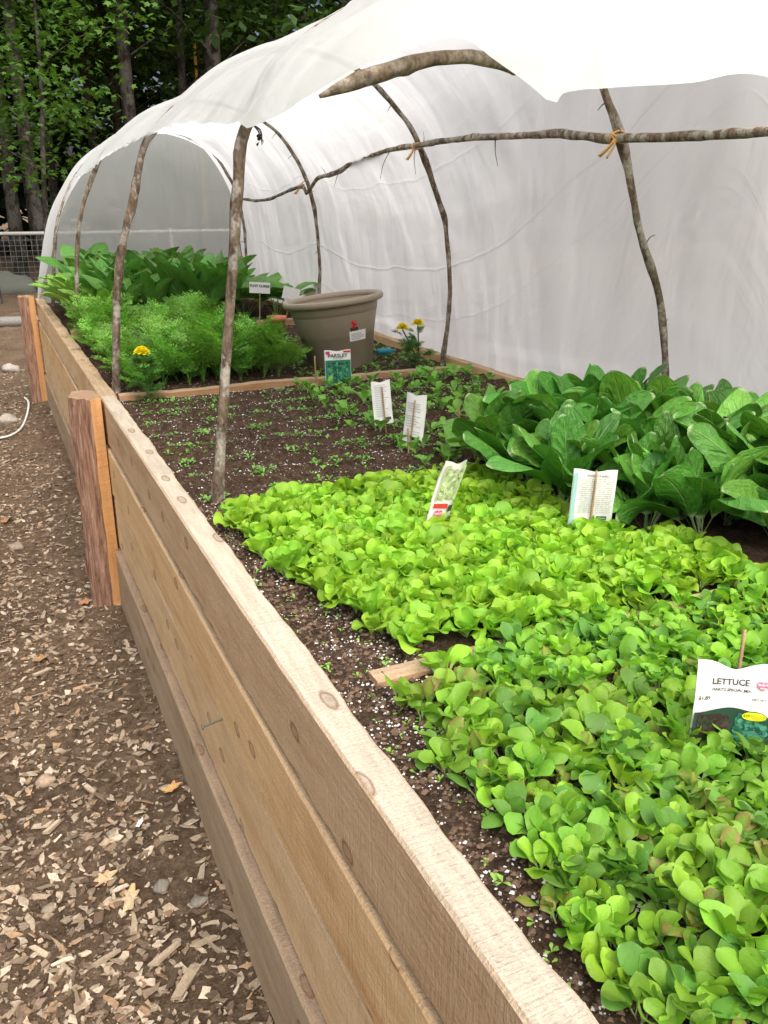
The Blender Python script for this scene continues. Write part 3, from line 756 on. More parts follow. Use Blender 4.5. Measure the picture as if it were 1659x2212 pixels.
for i, d, L in ((62, (-.5, -.1, -.6), .12), (78, (-.3, .3, -.9), .14), (86, (-.2, -.3, -.9), .12), (88, (.1, .1, .9), .05), (55, (-.3, .2, .6), .05), (104, (.1, 0, -.9), .10), (48, (-.2, -.5, -.4), .08)):
    a = P[i]; d = Vector(d).normalized(); e = d.orthogonal().normalized()
    tube(mb, [a, a+d*L*.5+e*L*.12, a+d*L-e*L*.15], (.003, .001), 5, n=8)
mb.obj('ridge_pole', M_pole, origin=(1.8, 4, 1.75), label='long crooked branch lashed across the hoops', cat='branch')
def tie(p, s=1):
    mb = MB()
    for k in range(3):
        r = .021*s; tl = Euler((R.uniform(.4, 1.1)*(-1)**k, R.uniform(-.4, .4), R.uniform(-.5, .5))).to_matrix()
        pts = [tl @ Vector((r*math.cos(a), r*math.sin(a), .004*k)) for a in [j*2*pi/12 for j in range(13)]]
        tube(mb, pts, .0032*s, 6, col=(.72, .40, .14), n=24)
    for k in range(3):
        d = Vector((R.uniform(-.5, -.1), R.uniform(-.6, .6), -1)).normalized(); tube(mb, [(-.015, -.01, 0), d*.025*s+Vector((-.02, -.01, 0)), d*.055*s+Vector((-.03, 0, 0))], .0035*s, 5, col=(.7, .42, .16), n=6)
    place('twine_tie', mb.mesh('twine_tie', [M_chip]), p, label='orange twine tying two sapling poles together', cat='twine', group='twine ties on the poles')
tie((1.716, 2.125, 1.735), 1.0); tie((1.86, 3.675, 1.795), 1.0); tie((1.95, 5.44, 1.66), .9); tie((1.985, 7.13, 1.6), .9)
mb = MB()
for k in range(4):
    tube(mb, [(.64, 2.12, 1.735), (.650+.003*k, 2.11, 1.722), (.653+.004*R.uniform(-1, 1), 2.10, 1.708-.006*k)], .0012, 5, col=(.03, .025, .02), n=6)
    leaf(mb, (.653, 2.10, 1.718-.006*k), R.random()*6, .015, .009, -.8, .8, .3, .1, (.03, .025, .018), LET, 2)
mb.obj('withered_leaf', M_misc, label='shrivelled dark leaf hanging from the pole top', cat='leaf')

# ------------------------------------------------------------------ plastic cover
def off(H, o=.02):
    Q = []
    for i, (x, z) in enumerate(H):
        a = H[max(0, i-1)]; b2 = H[min(len(H)-1, i+1)]; t = Vector((b2[0]-a[0], b2[1]-a[1])).normalized()
        Q.append((x - t.y*o, z + t.x*o))
    return Q
def cut(H, Y, z0):
    Q = off(H); out = []
    for (x, z) in Q:
        if x < 1.2 and z < z0: continue
        out.append((x, Y, z))
    for i in range(len(Q)-1):
        if Q[i][1] < z0 <= Q[i+1][1]:
            t = (z0-Q[i][1])/(Q[i+1][1]-Q[i][1]); out.insert(0, (lerp(Q[i][0], Q[i+1][0], t), Y, z0)); break
    out[-1] = (2.105, Y, .74); out[-2] = (max(out[-2][0], 2.09), Y, out[-2][2])
    return out
S0 = [(.600, 2.03, 1.718), (.640, 1.88, 1.742), (.656, 1.80, 1.757), (.700, 1.70, 1.79), (.775, 1.63, 1.825), (.894, 1.60, 1.856), (.920, 1.51, 1.81), (.934, 1.42, 1.762), (.946, 1.35, 1.722), (1.01, 1.40, 1.750), (1.195, 1.5, 1.775), (1.412, 1.52, 1.797), (1.68, 1.58, 1.83), (1.90, 1.35, 1.70), (2.05, 1.1, 1.3), (2.10, .9, .74)]
SA = [(.605, 2.14, 1.735), (.72, 2.14, 1.89), (.89, 2.14, 2.00), (1.15, 2.14, 2.13), (1.45, 2.14, 2.28), (1.78, 2.14, 2.42), (2.05, 2.14, 2.44), (2.22, 2.14, 2.27), (2.22, 2.14, 1.95), (2.14, 2.14, 1.5), (2.105, 2.14, 1.1), (2.105, 2.14, .74)]
NV = 120
A0 = catmull(S0, NV); AA = catmull(SA, NV)
A1 = []
for i in range(NV):
    q = A0[i].lerp(AA[i], .55); s = i/(NV-1); q.z += (.02+.07*min(1, s*1.8))*math.sin(pi*min(1, s*1.4)) if s < .7 else 0; A1.append(q)
AB = catmull(cut(HB, 3.68, 1.80), NV); AC = catmull(cut(HC, 5.45, 1.74), NV); AD = catmull(cut(HD, 6.9, 1.66), NV)
AE = catmull([(.42, 7.42, .80), (.48, 7.42, 1.1), (.58, 7.42, 1.45), (.71, 7.42, 1.68), (.88, 7.42, 1.89), (1.15, 7.42, 2.05), (1.4, 7.42, 2.10), (1.66, 7.42, 2.07), (1.84, 7.42, 1.97), (2.04, 7.42, 1.63), (2.09, 7.42, 1.2), (2.105, 7.42, .74)], NV)
def mids(a, b2, f, sag):
    out = []
    for i in range(NV):
        s = i/(NV-1); q = a[i].lerp(b2[i], f); c = Vector((1.3, q.y, 1.2)); d = (c-q); d.y = 0
        w = math.sin(pi*s)**.5 if s < .93 else 0
        q = q + d.normalized()*sag*w
        if s < .06: q.z += .02*(1-s/.06)
        out.append(q)
    return out
st = [A0, A1, AA, mids(AA, AB, .33, .02), mids(AA, AB, .66, .02), AB, mids(AB, AC, .33, .025), mids(AB, AC, .66, .03), AC, mids(AC, AD, .5, .03), AD, AE]
mb = MB(); rows = []; seg = [12, 14, 14, 14, 14, 14, 14, 14, 18, 18, 12]
def cm(a, b2, c, d, t): return 0.5*((2*b2)+(c-a)*t+(2*a-5*b2+4*c-d)*t*t+(3*b2-a-3*c+d)*t*t*t)
for k in range(len(st)-1):
    p0 = st[max(0, k-1)]; p1 = st[k]; p2 = st[k+1]; p3 = st[min(len(st)-1, k+2)]
    for j in range(seg[k]+(1 if k == len(st)-2 else 0)):
        t = j/seg[k]; rows.append([(cm(p0[i], p1[i], p2[i], p3[i], t)).copy() for i in range(NV)])
nr0 = seg[0]+seg[1]
for ri, row in enumerate(rows):
    vlen = 0
    for i, q in enumerate(row):
        s = i/(NV-1)
        if i: vlen += (row[i]-row[i-1]).length
        c = Vector((1.3, q.y, 1.3)); d = (q-c); d.y = 0; d.normalize()
        amp = .009 if s < .55 else .011
        if ri < nr0: amp *= .5
        w = amp*(nz(q.y*3.2+s*3, s*5, 1) + .5*nz(q.y*9+s*9, s*7, 2)) + .0045*nz(q.y*14, s*3.0, 4)*(1 if s > .5 else .6)
        if s < .05 and q.y > 2.2: w += .010*nz(q.y*12, 0, 9)
        if ri < nr0:
            th = math.atan2(q.y-1.25, q.x-.95); fw = ri/nr0
            w += .013*nz(th*5.5, 2, 3)*min(1, ri/6)*(1.2-fw) + .014*abs(nz(th*12, 1, 8))*min(1, ri/5)
        w = max(w, -.014)
        p = q + d*w
        if s > .97: p.z += .012*nz(q.y*8, 1, 1)
        if i == 0 and q.y > 2: p.z += .010*nz(q.y*5, 3, 1)
        mb.vert(p, (1, 1, 1), (q.y, vlen))
for a in range(len(rows)-1):
    for i in range(NV-1):
        q = a*NV+i; mb.face((q, q+1, q+1+NV, q+NV))
cover = mb.obj('plastic_cover', M_film, origin=(1.3, 4.3, .8), label='translucent white plastic sheeting draped over sapling hoops', cat='plastic cover')
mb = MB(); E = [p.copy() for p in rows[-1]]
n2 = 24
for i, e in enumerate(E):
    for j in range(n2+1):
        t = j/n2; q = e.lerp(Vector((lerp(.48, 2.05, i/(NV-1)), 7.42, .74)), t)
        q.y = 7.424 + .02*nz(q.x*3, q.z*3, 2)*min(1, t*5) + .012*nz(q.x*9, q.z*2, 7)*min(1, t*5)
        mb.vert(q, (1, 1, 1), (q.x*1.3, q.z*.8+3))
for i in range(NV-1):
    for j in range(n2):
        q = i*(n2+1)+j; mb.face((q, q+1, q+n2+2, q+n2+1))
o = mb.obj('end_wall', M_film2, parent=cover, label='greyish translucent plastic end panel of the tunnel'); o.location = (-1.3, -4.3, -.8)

# ------------------------------------------------------------------ pot
mb = MB(); rim = MB()
PBc = (.23, .18, .125)
def lathe(mb, prof, col, n=64):
    b0 = len(mb.v)
    for (r, z) in prof:
        for k in range(n):
            a = 2*pi*k/n; mb.vert((r*math.cos(a), r*math.sin(a), z), col)
    for i in range(len(prof)-1):
        for k in range(n):
            q = b0+i*n+k; w = b0+i*n+(k+1) % n; mb.face((q, w, w+n, q+n))
lathe(mb, [(.001, 0), (.150, 0), (.158, .006), (.205, .245), (.214, .250), (.222, .295), (.216, .300), (.212, .25), (.155, .03), (.001, .03)], PBc)
lathe(rim, [(.222, .296), (.243, .290), (.250, .296), (.252, .306), (.247, .316), (.236, .320), (.222, .316), (.214, .300), (.2165, .296), (.222, .296)], PBc)
m, nt, b = new_mat('pot_plastic'); nn = noise_n(nt, objco(nt), 140, 3); n3 = noise_n(nt, objco(nt), 6, 4)
lk(nt, mixn(nt, n3.outputs[0], (.26, .21, .15), (.35, .29, .21)), b.inputs['Base Color']); b.inputs['Roughness'].default_value = .5; bump(nt, b, nn.outputs[0], .25, .002); M_pot = m
pot = mb.obj('plant_pot', M_pot, label='large taupe plastic pot tilted on the soil, empty', cat='plant pot')
rim.obj('rim', M_pot, parent=pot)
pot.location = (1.585, 3.92, .804); pot.rotation_euler = Euler((math.radians(-3), math.radians(-6), 0)); pot.scale = (.97, .97, 1.06)
def conepatch(mb, a0, a1, z0, z1, off_, col, n=8):
    def rr(z): return lerp(.158, .205, (z-.006)/.239)+off_
    b0 = len(mb.v)
    for j in (0, 1):
        z = (z0, z1)[j]
        for i in range(n+1):
            a = lerp(a0, a1, i/n); mb.vert((rr(z)*math.cos(a), rr(z)*math.sin(a), z), col)
    for i in range(n): mb.face((b0+i, b0+i+1, b0+n+2+i, b0+n+1+i))
lb = MB(); A = math.radians(-93); Z = .02
conepatch(lb, A, A+.50, .110+Z, .218+Z, .0012, (.85, .83, .83))
conepatch(lb, A+.03, A+.24, .155+Z, .211+Z, .0022, (.05, .05, .04))
for k in range(26):
    a = A+.135+R.gauss(0, .030); z = .184+Z+R.gauss(0, .008); conepatch(lb, a-.016, a+.016, z-.005, z+.005, .0028+.0001*k, (R.uniform(.45, .8), .02, .04), 1)
for k in range(9): conepatch(lb, A+.29+k*.017, A+.29+k*.017+R.uniform(.004, .010), .178+Z, .209+Z, .0022, (.03, .03, .03), 1)
for k in range(5): conepatch(lb, A+.04, A+R.uniform(.3, .44), .117+Z+k*.006, .119+Z+k*.006, .0022, (.25, .25, .25), 4)
lb.obj('label', M_print, smooth=False, parent=pot, label='white sticker with red rose picture and barcode')
mb = MB(); lathe(mb, [(.001, 0), (.036, 0), (.05, .065), (.056, .066), (.060, .09), (.054, .09), (.048, .06), (.001, .055)], (.60, .22, .10), 32)
mb.obj('terracotta_pot', M_misc, label='small orange terracotta pot half hidden by leaves', cat='plant pot').location = (1.60, 4.98, .84)
mb = MB(); lathe(mb, [(.001, 0), (.014, 0), (.016, .01), (.014, .02), (.016, .03), (.014, .04), (.016, .05), (.012, .075), (.006, .078), (.005, .10), (.001, .10)], (.03, .28, .38), 20)
o = mb.obj('hose_nozzle', M_misc, label='teal plastic hose nozzle lying on the soil', cat='hose nozzle'); o.location = (1.82, 4.02, .845); o.rotation_euler = (0, math.radians(88), math.radians(-10))

# ------------------------------------------------------------------ seed packets
def text_into(mb, body, size, cx, cz, y, col, bold=0, align='CENTER'):
    cu = bpy.data.curves.new('t', 'FONT'); cu.body = body; cu.size = size; cu.align_x = align; cu.align_y = 'CENTER'; cu.offset = bold; cu.resolution_u = 2
    ob = bpy.data.objects.new('t', cu); C.objects.link(ob)
    dg = bpy.context.evaluated_depsgraph_get(); me = bpy.data.meshes.new_from_object(ob.evaluated_get(dg))
    b0 = len(mb.v)
    for v in me.vertices: mb.vert((cx+v.co.x, y, cz+v.co.y), col)
    for p in me.polygons: mb.face([b0+i for i in p.vertices])
    bpy.data.objects.remove(ob); bpy.data.curves.remove(cu); bpy.data.meshes.remove(me)
def rect(mb, x0, x1, z0, z1, y, col):
    a = [mb.vert((x0, y, z0), col), mb.vert((x1, y, z0), col), mb.vert((x1, y, z1), col), mb.vert((x0, y, z1), col)]; mb.face(a)
def disc(mb, cx, cz, rx, rz, y, col, n=20):
    mb.face([mb.vert((cx+rx*math.cos(2*pi*k/n), y, cz+rz*math.sin(2*pi*k/n)), col) for k in range(n)])
def heart(mb, cx, cz, s, y, col, n=30):
    pts = []
    for k in range(n):
        t = 2*pi*k/n; pts.append((16*math.sin(t)**3, 13*math.cos(t)-3.2*math.cos(2*t)-2*math.cos(3*t)-math.cos(4*t)))
    c = mb.vert((cx, y, cz), col); ids = [mb.vert((cx+s*x/17, y, cz+s*z/17), col) for x, z in pts]
    for k in range(n): mb.face((c, ids[(k+1) % n], ids[k]))
def foliage_print(mb, x0, x1, z0, z1, y, pal, n=150, s=.006):
    for k in range(n):
        cx = R.uniform(x0+s, x1-s); cz = R.uniform(z0+s, z1-s); g = R.uniform(.6, 1.3); c = R.choice(pal)
        disc(mb, cx, cz, s*R.uniform(.3, 1), s*R.uniform(.3, 1), y-.000004*k, tuple(q*g for q in c), 6)
def packet(loc, w, h, yaw, tilt, lean, z0, kind, label, stick_x=0, stick_top=.03, bend=0):
    root = bpy.data.objects.new('seed_packet', None); C.objects.link(root); root.location = loc
    root.rotation_euler = Euler((tilt, lean, yaw), 'XYZ')
    root["label"] = label; root["category"] = 'seed packet'; root["group"] = 'seed packets on sticks in the bed'
    def warp(mb_):
        for i, (x, y, z) in enumerate(mb_.v):
            v = (z-z0)/h
            mb_.v[i] = (x, y + bend*(math.sin(v*pi)*.012+ (x/w)**2*.05) + .002*nz(x*40, z*30, loc[0]*9), z)
    mb = MB(); nX, nZ = 16, 16
    W = (.80, .80, .78)
    for sd in (-1, 1):
        for j in range(nZ+1):
            for i in range(nX+1):
                u = i/nX; v = j/nZ
                x = (u-.5)*w; z = z0+v*h
                if v > .5: z -= (v-.5)*2*(.0095*math.sin(pi*u)**4 - .003*abs(math.cos(pi*u)) + .003)*(1 if kind == 'mix' else .5)
                y = sd*(.0012+.0035*math.sin(pi*u)*math.sin(pi*v))
                mb.vert((x, y, z), W)
        b0 = len(mb.v)-(nX+1)*(nZ+1)
        for j in range(nZ):
            for i in range(nX):
                q = b0+j*(nX+1)+i; mb.face((q, q+1, q+nX+2, q+nX+1) if sd < 0 else (q, q+nX+1, q+nX+2, q+1))
    warp(mb); mb.obj('paper_sleeve', M_print, parent=root)
    pr = MB(); y = -.0062
    if kind == 'mix':
        n_ = 24
        f = lambda x: z0+h*(.44+.04*math.cos(x/w*pi*2))
        for k in range(n_):
            xa, xb = lerp(-w/2+.001, w/2-.001, k/n_), lerp(-w/2+.001, w/2-.001, (k+1)/n_)
            a = [pr.vert((xa, y, z0+.002), (.03, .07, .045)), pr.vert((xb, y, z0+.002), (.03, .07, .045)), pr.vert((xb, y, f(xb)), (.03, .07, .045)), pr.vert((xa, y, f(xa)), (.03, .07, .045))]; pr.face(a)
        foliage_print(pr, -w/2+.002, 0, z0+.004, z0+h*.41, y-.0003, [(.05, .03, .03), (.09, .04, .04), (.03, .05, .03)], 200)
        foliage_print(pr, 0, w/2-.002, z0+.004, z0+h*.44, y-.0003, [(.04, .17, .12), (.07, .26, .17), (.02, .10, .06)], 200)
        text_into(pr, 'LETTUCE', .0124, -.008, z0+h*.78, y-.001, (.04, .035, .04), .0003)
        text_into(pr, "HART'S SPECIAL MIX", .0058, -.006, z0+h*.69, y-.001, (.06, .05, .06), .0002)
        text_into(pr, '$1.89', .0076, -w*.39, z0+h*.585, y-.001, (.04, .04, .05), .0002)
        text_into(pr, 'LAITUE / LECHUGA', .0046, -.008, z0+h*.56, y-.001, (.55, .5, .6))
        text_into(pr, 'NET WT. 2 G', .0048, w*.34, z0+h*.60, y-.001, (.05, .05, .06), .0001)
        hx = w*.33
        heart(pr, hx, z0+h*.765, .0088, y-.001, (.62, .06, .16)); heart(pr, hx, z0+h*.765, .0077, y-.0012, (.85, .55, .6)); heart(pr, hx, z0+h*.765, .0069, y-.0014, (.65, .08, .2))
        text_into(pr, "HART'S", .0040, hx, z0+h*.775, y-.0018, (.85, .8, .8), .0002); text_into(pr, 'SEEDS', .0030, hx, z0+h*.74, y-.0018, (.85, .8, .8), .0001)
        disc(pr, w*.26, z0+h*.40, .0170, .0078, y-.002, (.05, .15, .02)); disc(pr, w*.26, z0+h*.40, .0161, .0070, y-.0022, (.72, .68, .03))
        text_into(pr, 'EZfromSEED', .0052, w*.26, z0+h*.40, y-.0024, (.03, .12, .02), .0001)
    elif kind == 'parsley':
        rect(pr, -w/2+.002, w/2-.002, z0+.006, z0+h*.74, y, (.03, .2, .12))
        foliage_print(pr, -w/2+.003, w/2-.003, z0+.01, z0+h*.74, y-.0003, [(.03, .2, .10), (.08, .32, .2), (.02, .09, .05)], 260, .008)
        text_into(pr, 'PARSLEY', .022, 0, z0+h*.85, y-.001, (.04, .04, .04), .0004)
        text_into(pr, 'PLAIN LEAF', .008, 0, z0+h*.775, y-.001, (.1, .1, .1))
        heart(pr, -w*.38, z0+h*.93, .010, y-.001, (.6, .05, .1)); rect(pr, w*.22, w*.48, z0+h*.93, z0+h*.975, y-.001, (.6, .03, .03))
        rect(pr, -w*.12, w*.4, z0+.012, z0+.022, y-.003, (.8, .7, .05))
    elif kind == 'lettuce':
        rect(pr, -w/2+.002, w/2-.002, z0+h*.36, z0+h*.94, y, (.55, .62, .36))
        foliage_print(pr, -w/2+.003, w/2-.003, z0+h*.37, z0+h*.93, y-.0003, [(.55, .64, .32), (.40, .52, .22), (.7, .74, .55)], 240, .008)
        rect(pr, -w*.5+.002, w*.1, z0+h*.26, z0+h*.33, y-.001, (.6, .05, .04))
        heart(pr, -w*.22, z0+h*.17, .014, y-.001, (.7, .08, .2)); text_into(pr, "HART'S", .0075, -w*.22, z0+h*.18, y-.002, (.85, .8, .8), .0002)
        text_into(pr, 'LETTUCE', .012, w*.14, z0+h*.09, y-.001, (.05, .05, .05), .0002)
        rect(pr, w*.15, w*.4, z0+h*.2, z0+h*.3, y-.001, (.05, .05, .05))
    elif kind == 'back':
        rect(pr, -w/2+.001, -w/2+.010, z0+.004, z0+h-.008, y, (.35, .58, .56))
        text_into(pr, 'SWISS CHARD', .0078, .006, z0+h*.90, y-.001, (.05, .05, .05), .0001)
        for k in range(17):
            text_into(pr, R.choice(('SOW SEEDS IN FULL SUN AFTER FROST', 'THIN PLANTS WHEN THEY ARE 2 IN. TALL', 'WATER WELL AND KEEP SOIL MOIST', 'HARVEST OUTER LEAVES AS NEEDED')), .0042, .005, z0+h*(.84-.037*k), y-.001, (.15, .15, .16))
        rect(pr, w*.12, w*.36, z0+h*.12, z0+h*.19, y-.001, (.05, .12, .05)); text_into(pr, '12mm', .007, w*.24, z0+h*.155, y-.002, (.8, .8, .8))
    else:
        for k in range(15):
            if R.random() < .85: rect(pr, -w*.38, w*R.uniform(.1, .38), z0+h*(.90-.05*k), z0+h*(.912-.05*k), y-.001, (.5, .5, .48))
        rect(pr, w*.02, w*.36, z0+h*.10, z0+h*.16, y-.001, (.06, .08, .06))
    warp(pr); pr.obj('print', M_print, smooth=False, parent=root, label='printed seed packet graphics and lettering')
    yy = -.0095 if kind in ('back', 'plain') else .0085
    sb = MB(); tube(sb, [(stick_x, yy, -.03), (stick_x, yy+bend*.006, z0+h+stick_top)], .0026, 6, .05, n=8); sb.obj('stick', M_stick, parent=root)
cyaw = -.42
packet((.884, .742, .822), .108, .126, -.55, -.10, .02, .010, 'mix', 'lettuce seed packet with dark leaf photo on a stick', .006, .045, bend=-.45)
packet((1.36, 3.40, .80), .112, .165, cyaw+.15, -.05, -.02, .01, 'parsley', 'parsley seed packet with green leaf picture in soil', -.09, -.09)
packet((.900, 1.66, .82), .072, .160, .30, .22, .16, .035, 'lettuce', 'tilted lettuce seed packet standing in lime green lettuce', .0, -.02, bend=.5)
packet((1.205, 1.48, .828), .098, .135, cyaw-.05, .03, .03, .035, 'back', 'seed packet turned to its printed instructions beside chard', 0, .0)
packet((1.215, 2.61, .80), .068, .150, -.1, -.08, -.07, .045, 'plain', 'blank white seed packet turned backwards on a stick', 0, -.02, bend=.3)
packet((1.20, 2.39, .80), .068, .165, -.85, -.05, .08, .03, 'plain', 'leaning white seed packet turned backwards on a stick', 0, -.02, bend=.4)
def marker(loc, w, h, zt, txt, lean):
    root = bpy.data.objects.new('plant_marker', None); C.objects.link(root); root.location = loc; root.rotation_euler = (0, lean, cyaw)
    root["label"] = 'white plant marker card with black writing on stick'; root["category"] = 'plant marker'; root["group"] = 'plant marker cards in the bed'
    mb = MB()
    rect(mb, -w/2, w/2, zt, zt+h, 0, (.8, .8, .78)); rect(mb, w/2, -w/2, zt, zt+h, .002, (.8, .8, .78)); mb.obj('card', M_print, smooth=False, parent=root)
    if txt:
        t = MB(); text_into(t, txt, .019 if len(txt) > 6 else .014, 0, zt+h*.65, -.002, (.05, .05, .05), .0006); t.obj('lettering', M_print, smooth=False, parent=root)
    s = MB(); tube(s, [(0, .006, -.03), (0, .006, zt+h)], .003, 6, n=6); s.obj('stick', M_stick, parent=root)
marker((1.42, 4.75, .82), .115, .06, .27, 'PLNT CUKES', .05)
marker((1.64, 5.0, .82), .10, .07, .21, '', .25)
marker((1.42, 4.70, .82), .07, .045, .045, 'CUKES', 0)
for (x, y, h) in ((1.27, 3.44, .13), (1.30, 2.2, .11), (1.42, 2.45, .10), (1.15, 2.3, .09)):
    s = MB(); tube(s, [(x, y, .79), (x+R.uniform(-.01, .01), y, .82+h)], .003, 6, .1, n=6)
    s.obj('garden_stick', M_stick, origin=(x, y, .82), label='thin wooden stick marking a soil row', cat='stick', group='thin marker sticks in the soil')

# ------------------------------------------------------------------ background
def mleaf(mb, p, s, col, nrm=None):
    n = (Vector((R.gauss(0, .6), R.gauss(0, .6), 1)) if nrm is None else nrm).normalized(); a = n.orthogonal().normalized(); b2 = n.cross(a); th = R.random()*6.3
    a, b2 = a*math.cos(th)+b2*math.sin(th), b2*math.cos(th)-a*math.sin(th)
    ids = []
    for k, r in enumerate((1, .45, .85, .4, .6, .35, .6, .4, .85, .45)):
        t = 2*pi*k/10; ids.append(mb.vert(p+(a*math.cos(t)+b2*math.sin(t))*r*s + n*(-.12*s if r > .8 else 0), col))
    mb.face(ids)
def quadleaf(mb, p, s, col):
    n = Vector((R.gauss(0, .7), R.gauss(0, .7), 1)).normalized(); a = n.orthogonal().normalized(); b2 = n.cross(a); th = R.random()*6.3
    a, b2 = a*math.cos(th)+b2*math.sin(th), b2*math.cos(th)-a*math.sin(th)
    mb.face([mb.vert(p+a*s, col), mb.vert(p+b2*s*.6, col), mb.vert(p-a*s, col), mb.vert(p-b2*s*.6, col)])
def tree(x, y, H, r, crown, lean=0, bri=1.0, lf=.07, mat=M_tree, low=5.0, clumps=40, lab='tall forest tree with dark bark and green leaves', cr=2.2, nl=70):
    root = bpy.data.objects.new('maple_tree', None); C.objects.link(root); root.location = (x, y, 0)
    root["label"] = lab; root["category"] = 'tree'; root["group"] = 'trees at the forest edge'
    t = MB(); tube(t, [(0, 0, -.2), (lean*.3, 0, H*.3), (lean*.5+.1, .1, H*.6), (lean, 0, H)], lambda s: r*(1.25-.25*min(1, s*12))*(1-.75*s), 12, .12, n=40)
    cs = []
    for k in range(clumps):
        z = R.uniform(low, H*1.05); a = R.random()*6.3; rr = cr*math.sqrt(R.random())*(1-.5*abs((z-low)/(H-low)-.4))
        tip = Vector((lean*z/H+math.cos(a)*rr, math.sin(a)*rr, z)); cs.append(tip)
        if k % 3 == 0: tube(t, [(lean*z/H*.9, 0, z-rr*.5), tip*.6+Vector((lean*z/H*.9, 0, z-rr*.3))*.4, tip], (r*.16, .006), 5, n=6)
    t.obj('trunk', mat, parent=root)
    c = MB()
    for tip in cs:
        g = R.uniform(.5, 1.3)*bri
        for k in range(nl):
            d = Vector((R.gauss(0, .42), R.gauss(0, .42), R.gauss(0, .14))); q = R.uniform(.75, 1.25)*g
            (mleaf if lf > .05 and crown == 'maple' else quadleaf)(c, tip+d, lf*R.uniform(.7, 1.2), (.065*q, .15*q, .02*q))
    c.obj('crown', M_forest, smooth=False, parent=root)
for (x, y, r, le) in ((.9, 20, .15, .2), (1.34, 19, .14, -.3), (2.05, 24, .12, .3), (3.0, 23, .13, .1), (3.3, 19, .16, -.2), (4.5, 20, .11, .2), (4.95, 19, .21, .1), (6.2, 25, .14, 0), (7.5, 21, .16, .3), (-1.5, 19, .17, 0), (-3.5, 22, .15, .2), (.3, 25, .13, 0), (1.7, 27, .12, 0), (4.1, 26, .15, 0), (9.5, 23, .16, 0), (-6, 20, .2, 0)):
    tree(x, y, 13, r, 'q', le, .45, .13, low=4.6, clumps=50, nl=50, cr=2.9)
tree(1.0, 14.0, 5.6, .05, 'maple', .3, 1.05, .075, low=1.9, clumps=34, cr=1.15, nl=52, lab='leafy young maple with bright green low branches')
tree(.3, 16.0, 6.5, .06, 'maple', .2, .95, .08, low=2.2, clumps=40, cr=1.5, nl=50, lab='leafy young maple with bright green low branches')
tree(3.4, 21.5, 6.5, .06, 'maple', .2, .6, .09, low=1.5, clumps=48, cr=2.2, nl=50, lab='leafy young maple in the forest shade')
tree(6.5, 20, 7, .06, 'maple', .2, .5, .09, low=2.5, clumps=40, cr=2.0, nl=45, lab='leafy young maple in the forest shade')
tree(-2.5, 17, 6, .06, 'maple', .2, .7, .09, low=1.5, clumps=40, cr=1.8, nl=45, lab='leafy young maple in the forest shade')
mb = MB()
for k in range(42000):
    y = R.uniform(28, 42); x = R.uniform(-22, 34); z = R.random()**.8*16
    g = R.uniform(.25, .8)*(1.5 if nz(x*.4, z*.4, y*.2) > .12 else .6)
    quadleaf(mb, Vector((x, y, z)), R.uniform(.24, .46), (.040*g, .092*g, .013*g))
mb.obj('distant_forest', M_forest, smooth=False, kind='stuff', label='dense dark green woodland behind the clearing', cat='forest')
for k in range(12):
    x = -3+k*.62+R.uniform(-.15, .15); s = R.uniform(.22, .36)
    rock('boulder', (x, 17.6+R.uniform(-.3, .3), s*.35), (s*1.3, s, s*.8), (.16*R.uniform(.8, 1.2), .15, .125), label='mossy grey boulder in a low stone wall', cat='boulder', group='boulders along the forest edge')
fence = bpy.data.objects.new('wire_fence', None); C.objects.link(fence); fence.location = (0, 18.6, 0); fence["label"] = 'pale wire mesh fence with top rail at forest edge'; fence["category"] = 'fence'
mb = MB()
for k in range(90):
    x = -3.2+k*.1; tube(mb, [(x, 0, .1), (x, 0, 1.02)], .004, 4, col=(.22, .24, .23), n=2)
for k in range(10): tube(mb, [(-3.2, 0, .1+k*.1), (5.8, 0, .1+k*.1)], .004, 4, col=(.22, .24, .23), n=2)
mb.obj('mesh_panel', M_misc, parent=fence)
mb = MB(); tube(mb, [(-3.2, 0, 1.03), (1.3, 0, 1.02), (5.8, 0, 1.03)], .035, 8, .1, col=(.5, .5, .47), n=10); mb.obj('top_rail', M_misc, parent=fence)
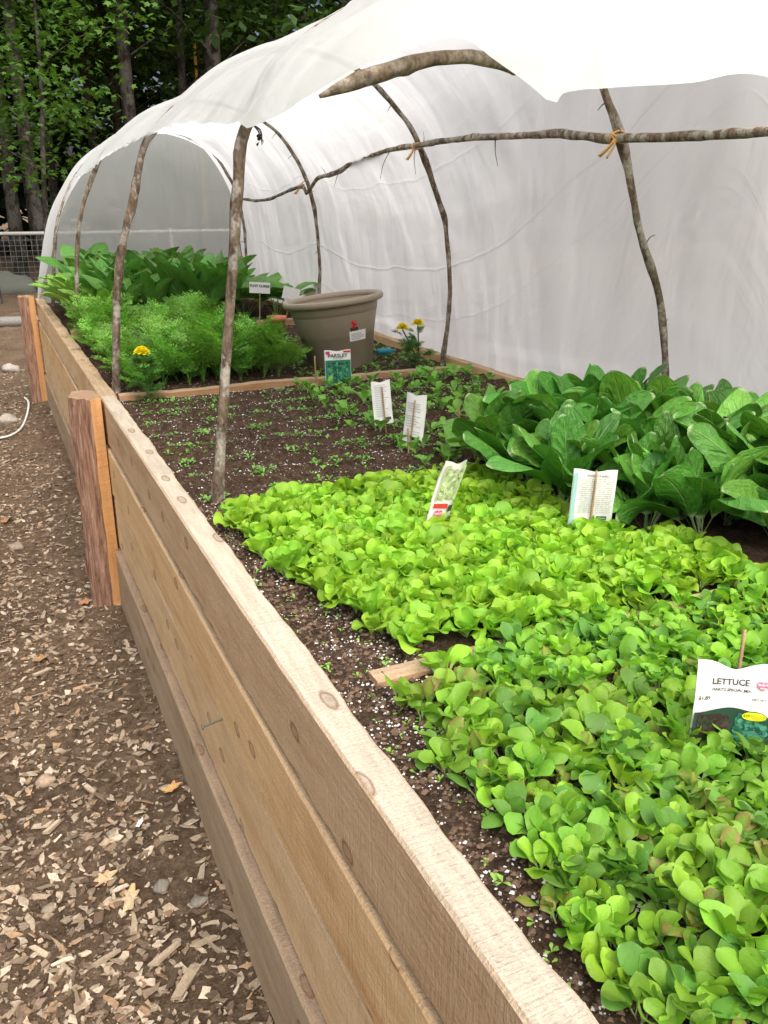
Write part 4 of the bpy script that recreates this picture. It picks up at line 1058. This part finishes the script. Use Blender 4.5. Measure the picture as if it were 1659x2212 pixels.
for x in (-3.2, -.9, 1.5, 3.8, 5.8):
    mb = MB(); tube(mb, [(x, .05, 0), (x, .05, 1.1)], .05, 8, .1, col=(.35, .33, .3), n=6); mb.obj('fence_post', M_misc, parent=fence)
mb = MB(); tube(mb, [(-2, 12.9, .06), (0, 12.8, .06), (1.4, 12.7, .06)], .07, 8, .15, col=(.24, .23, .21), n=20); mb.obj('edging_log', M_stone, origin=(0, 12.8, 0), label='grey weathered log edging a dirt bed', cat='log')
mb = MB(); tube(mb, [(5.0, 20.5, 0), (5.0, 20.5, 4.85)], .035, 8, col=(.5, .31, .05), n=4); mb.obj('marker_pole', M_misc, origin=(5, 20.5, 0), label='slim yellow pole standing among trees', cat='pole')

# ------------------------------------------------------------------ camera, light, world
cd = bpy.data.cameras.new('camera'); cam = bpy.data.objects.new('camera', cd); C.objects.link(cam); sc.camera = cam
cam.location = (0, 0, 1.56)
yaw = math.radians(24.84); P_ = math.radians(19.8)
cam.rotation_euler = Euler((pi/2 - P_, 0, -yaw), 'XYZ')
cd.sensor_fit = 'VERTICAL'; cd.sensor_height = 36; cd.lens = 30.11; cd.clip_end = 1000; cd.clip_start = .02
w = bpy.data.worlds.new('World'); sc.world = w; w.use_nodes = True; nt = w.node_tree
sky = nt.nodes.new('ShaderNodeTexSky'); sky.sky_type = 'NISHITA'; sky.sun_disc = False
el = math.radians(55); az = math.radians(180)
sky.sun_elevation = el; sky.sun_rotation = az; sky.air_density = 1.0; sky.dust_density = 8.0; sky.ozone_density = .6
bg = nt.nodes['Background']; nt.links.new(sky.outputs[0], bg.inputs[0]); bg.inputs[1].default_value = .15
sd = bpy.data.lights.new('sun', 'SUN'); sun = bpy.data.objects.new('sun', sd); C.objects.link(sun)
sd.energy = 4.7; sd.angle = math.radians(80); sd.color = (1, .98, .95)
dirv = Vector((math.sin(az)*math.cos(el), math.cos(az)*math.cos(el), math.sin(el)))
sun.rotation_euler = dirv.to_track_quat('Z', 'Y').to_euler(); sun.location = (-3, -2, 8)
sc.view_settings.view_transform = 'Standard'; sc.view_settings.look = 'None'; sc.view_settings.exposure = 0
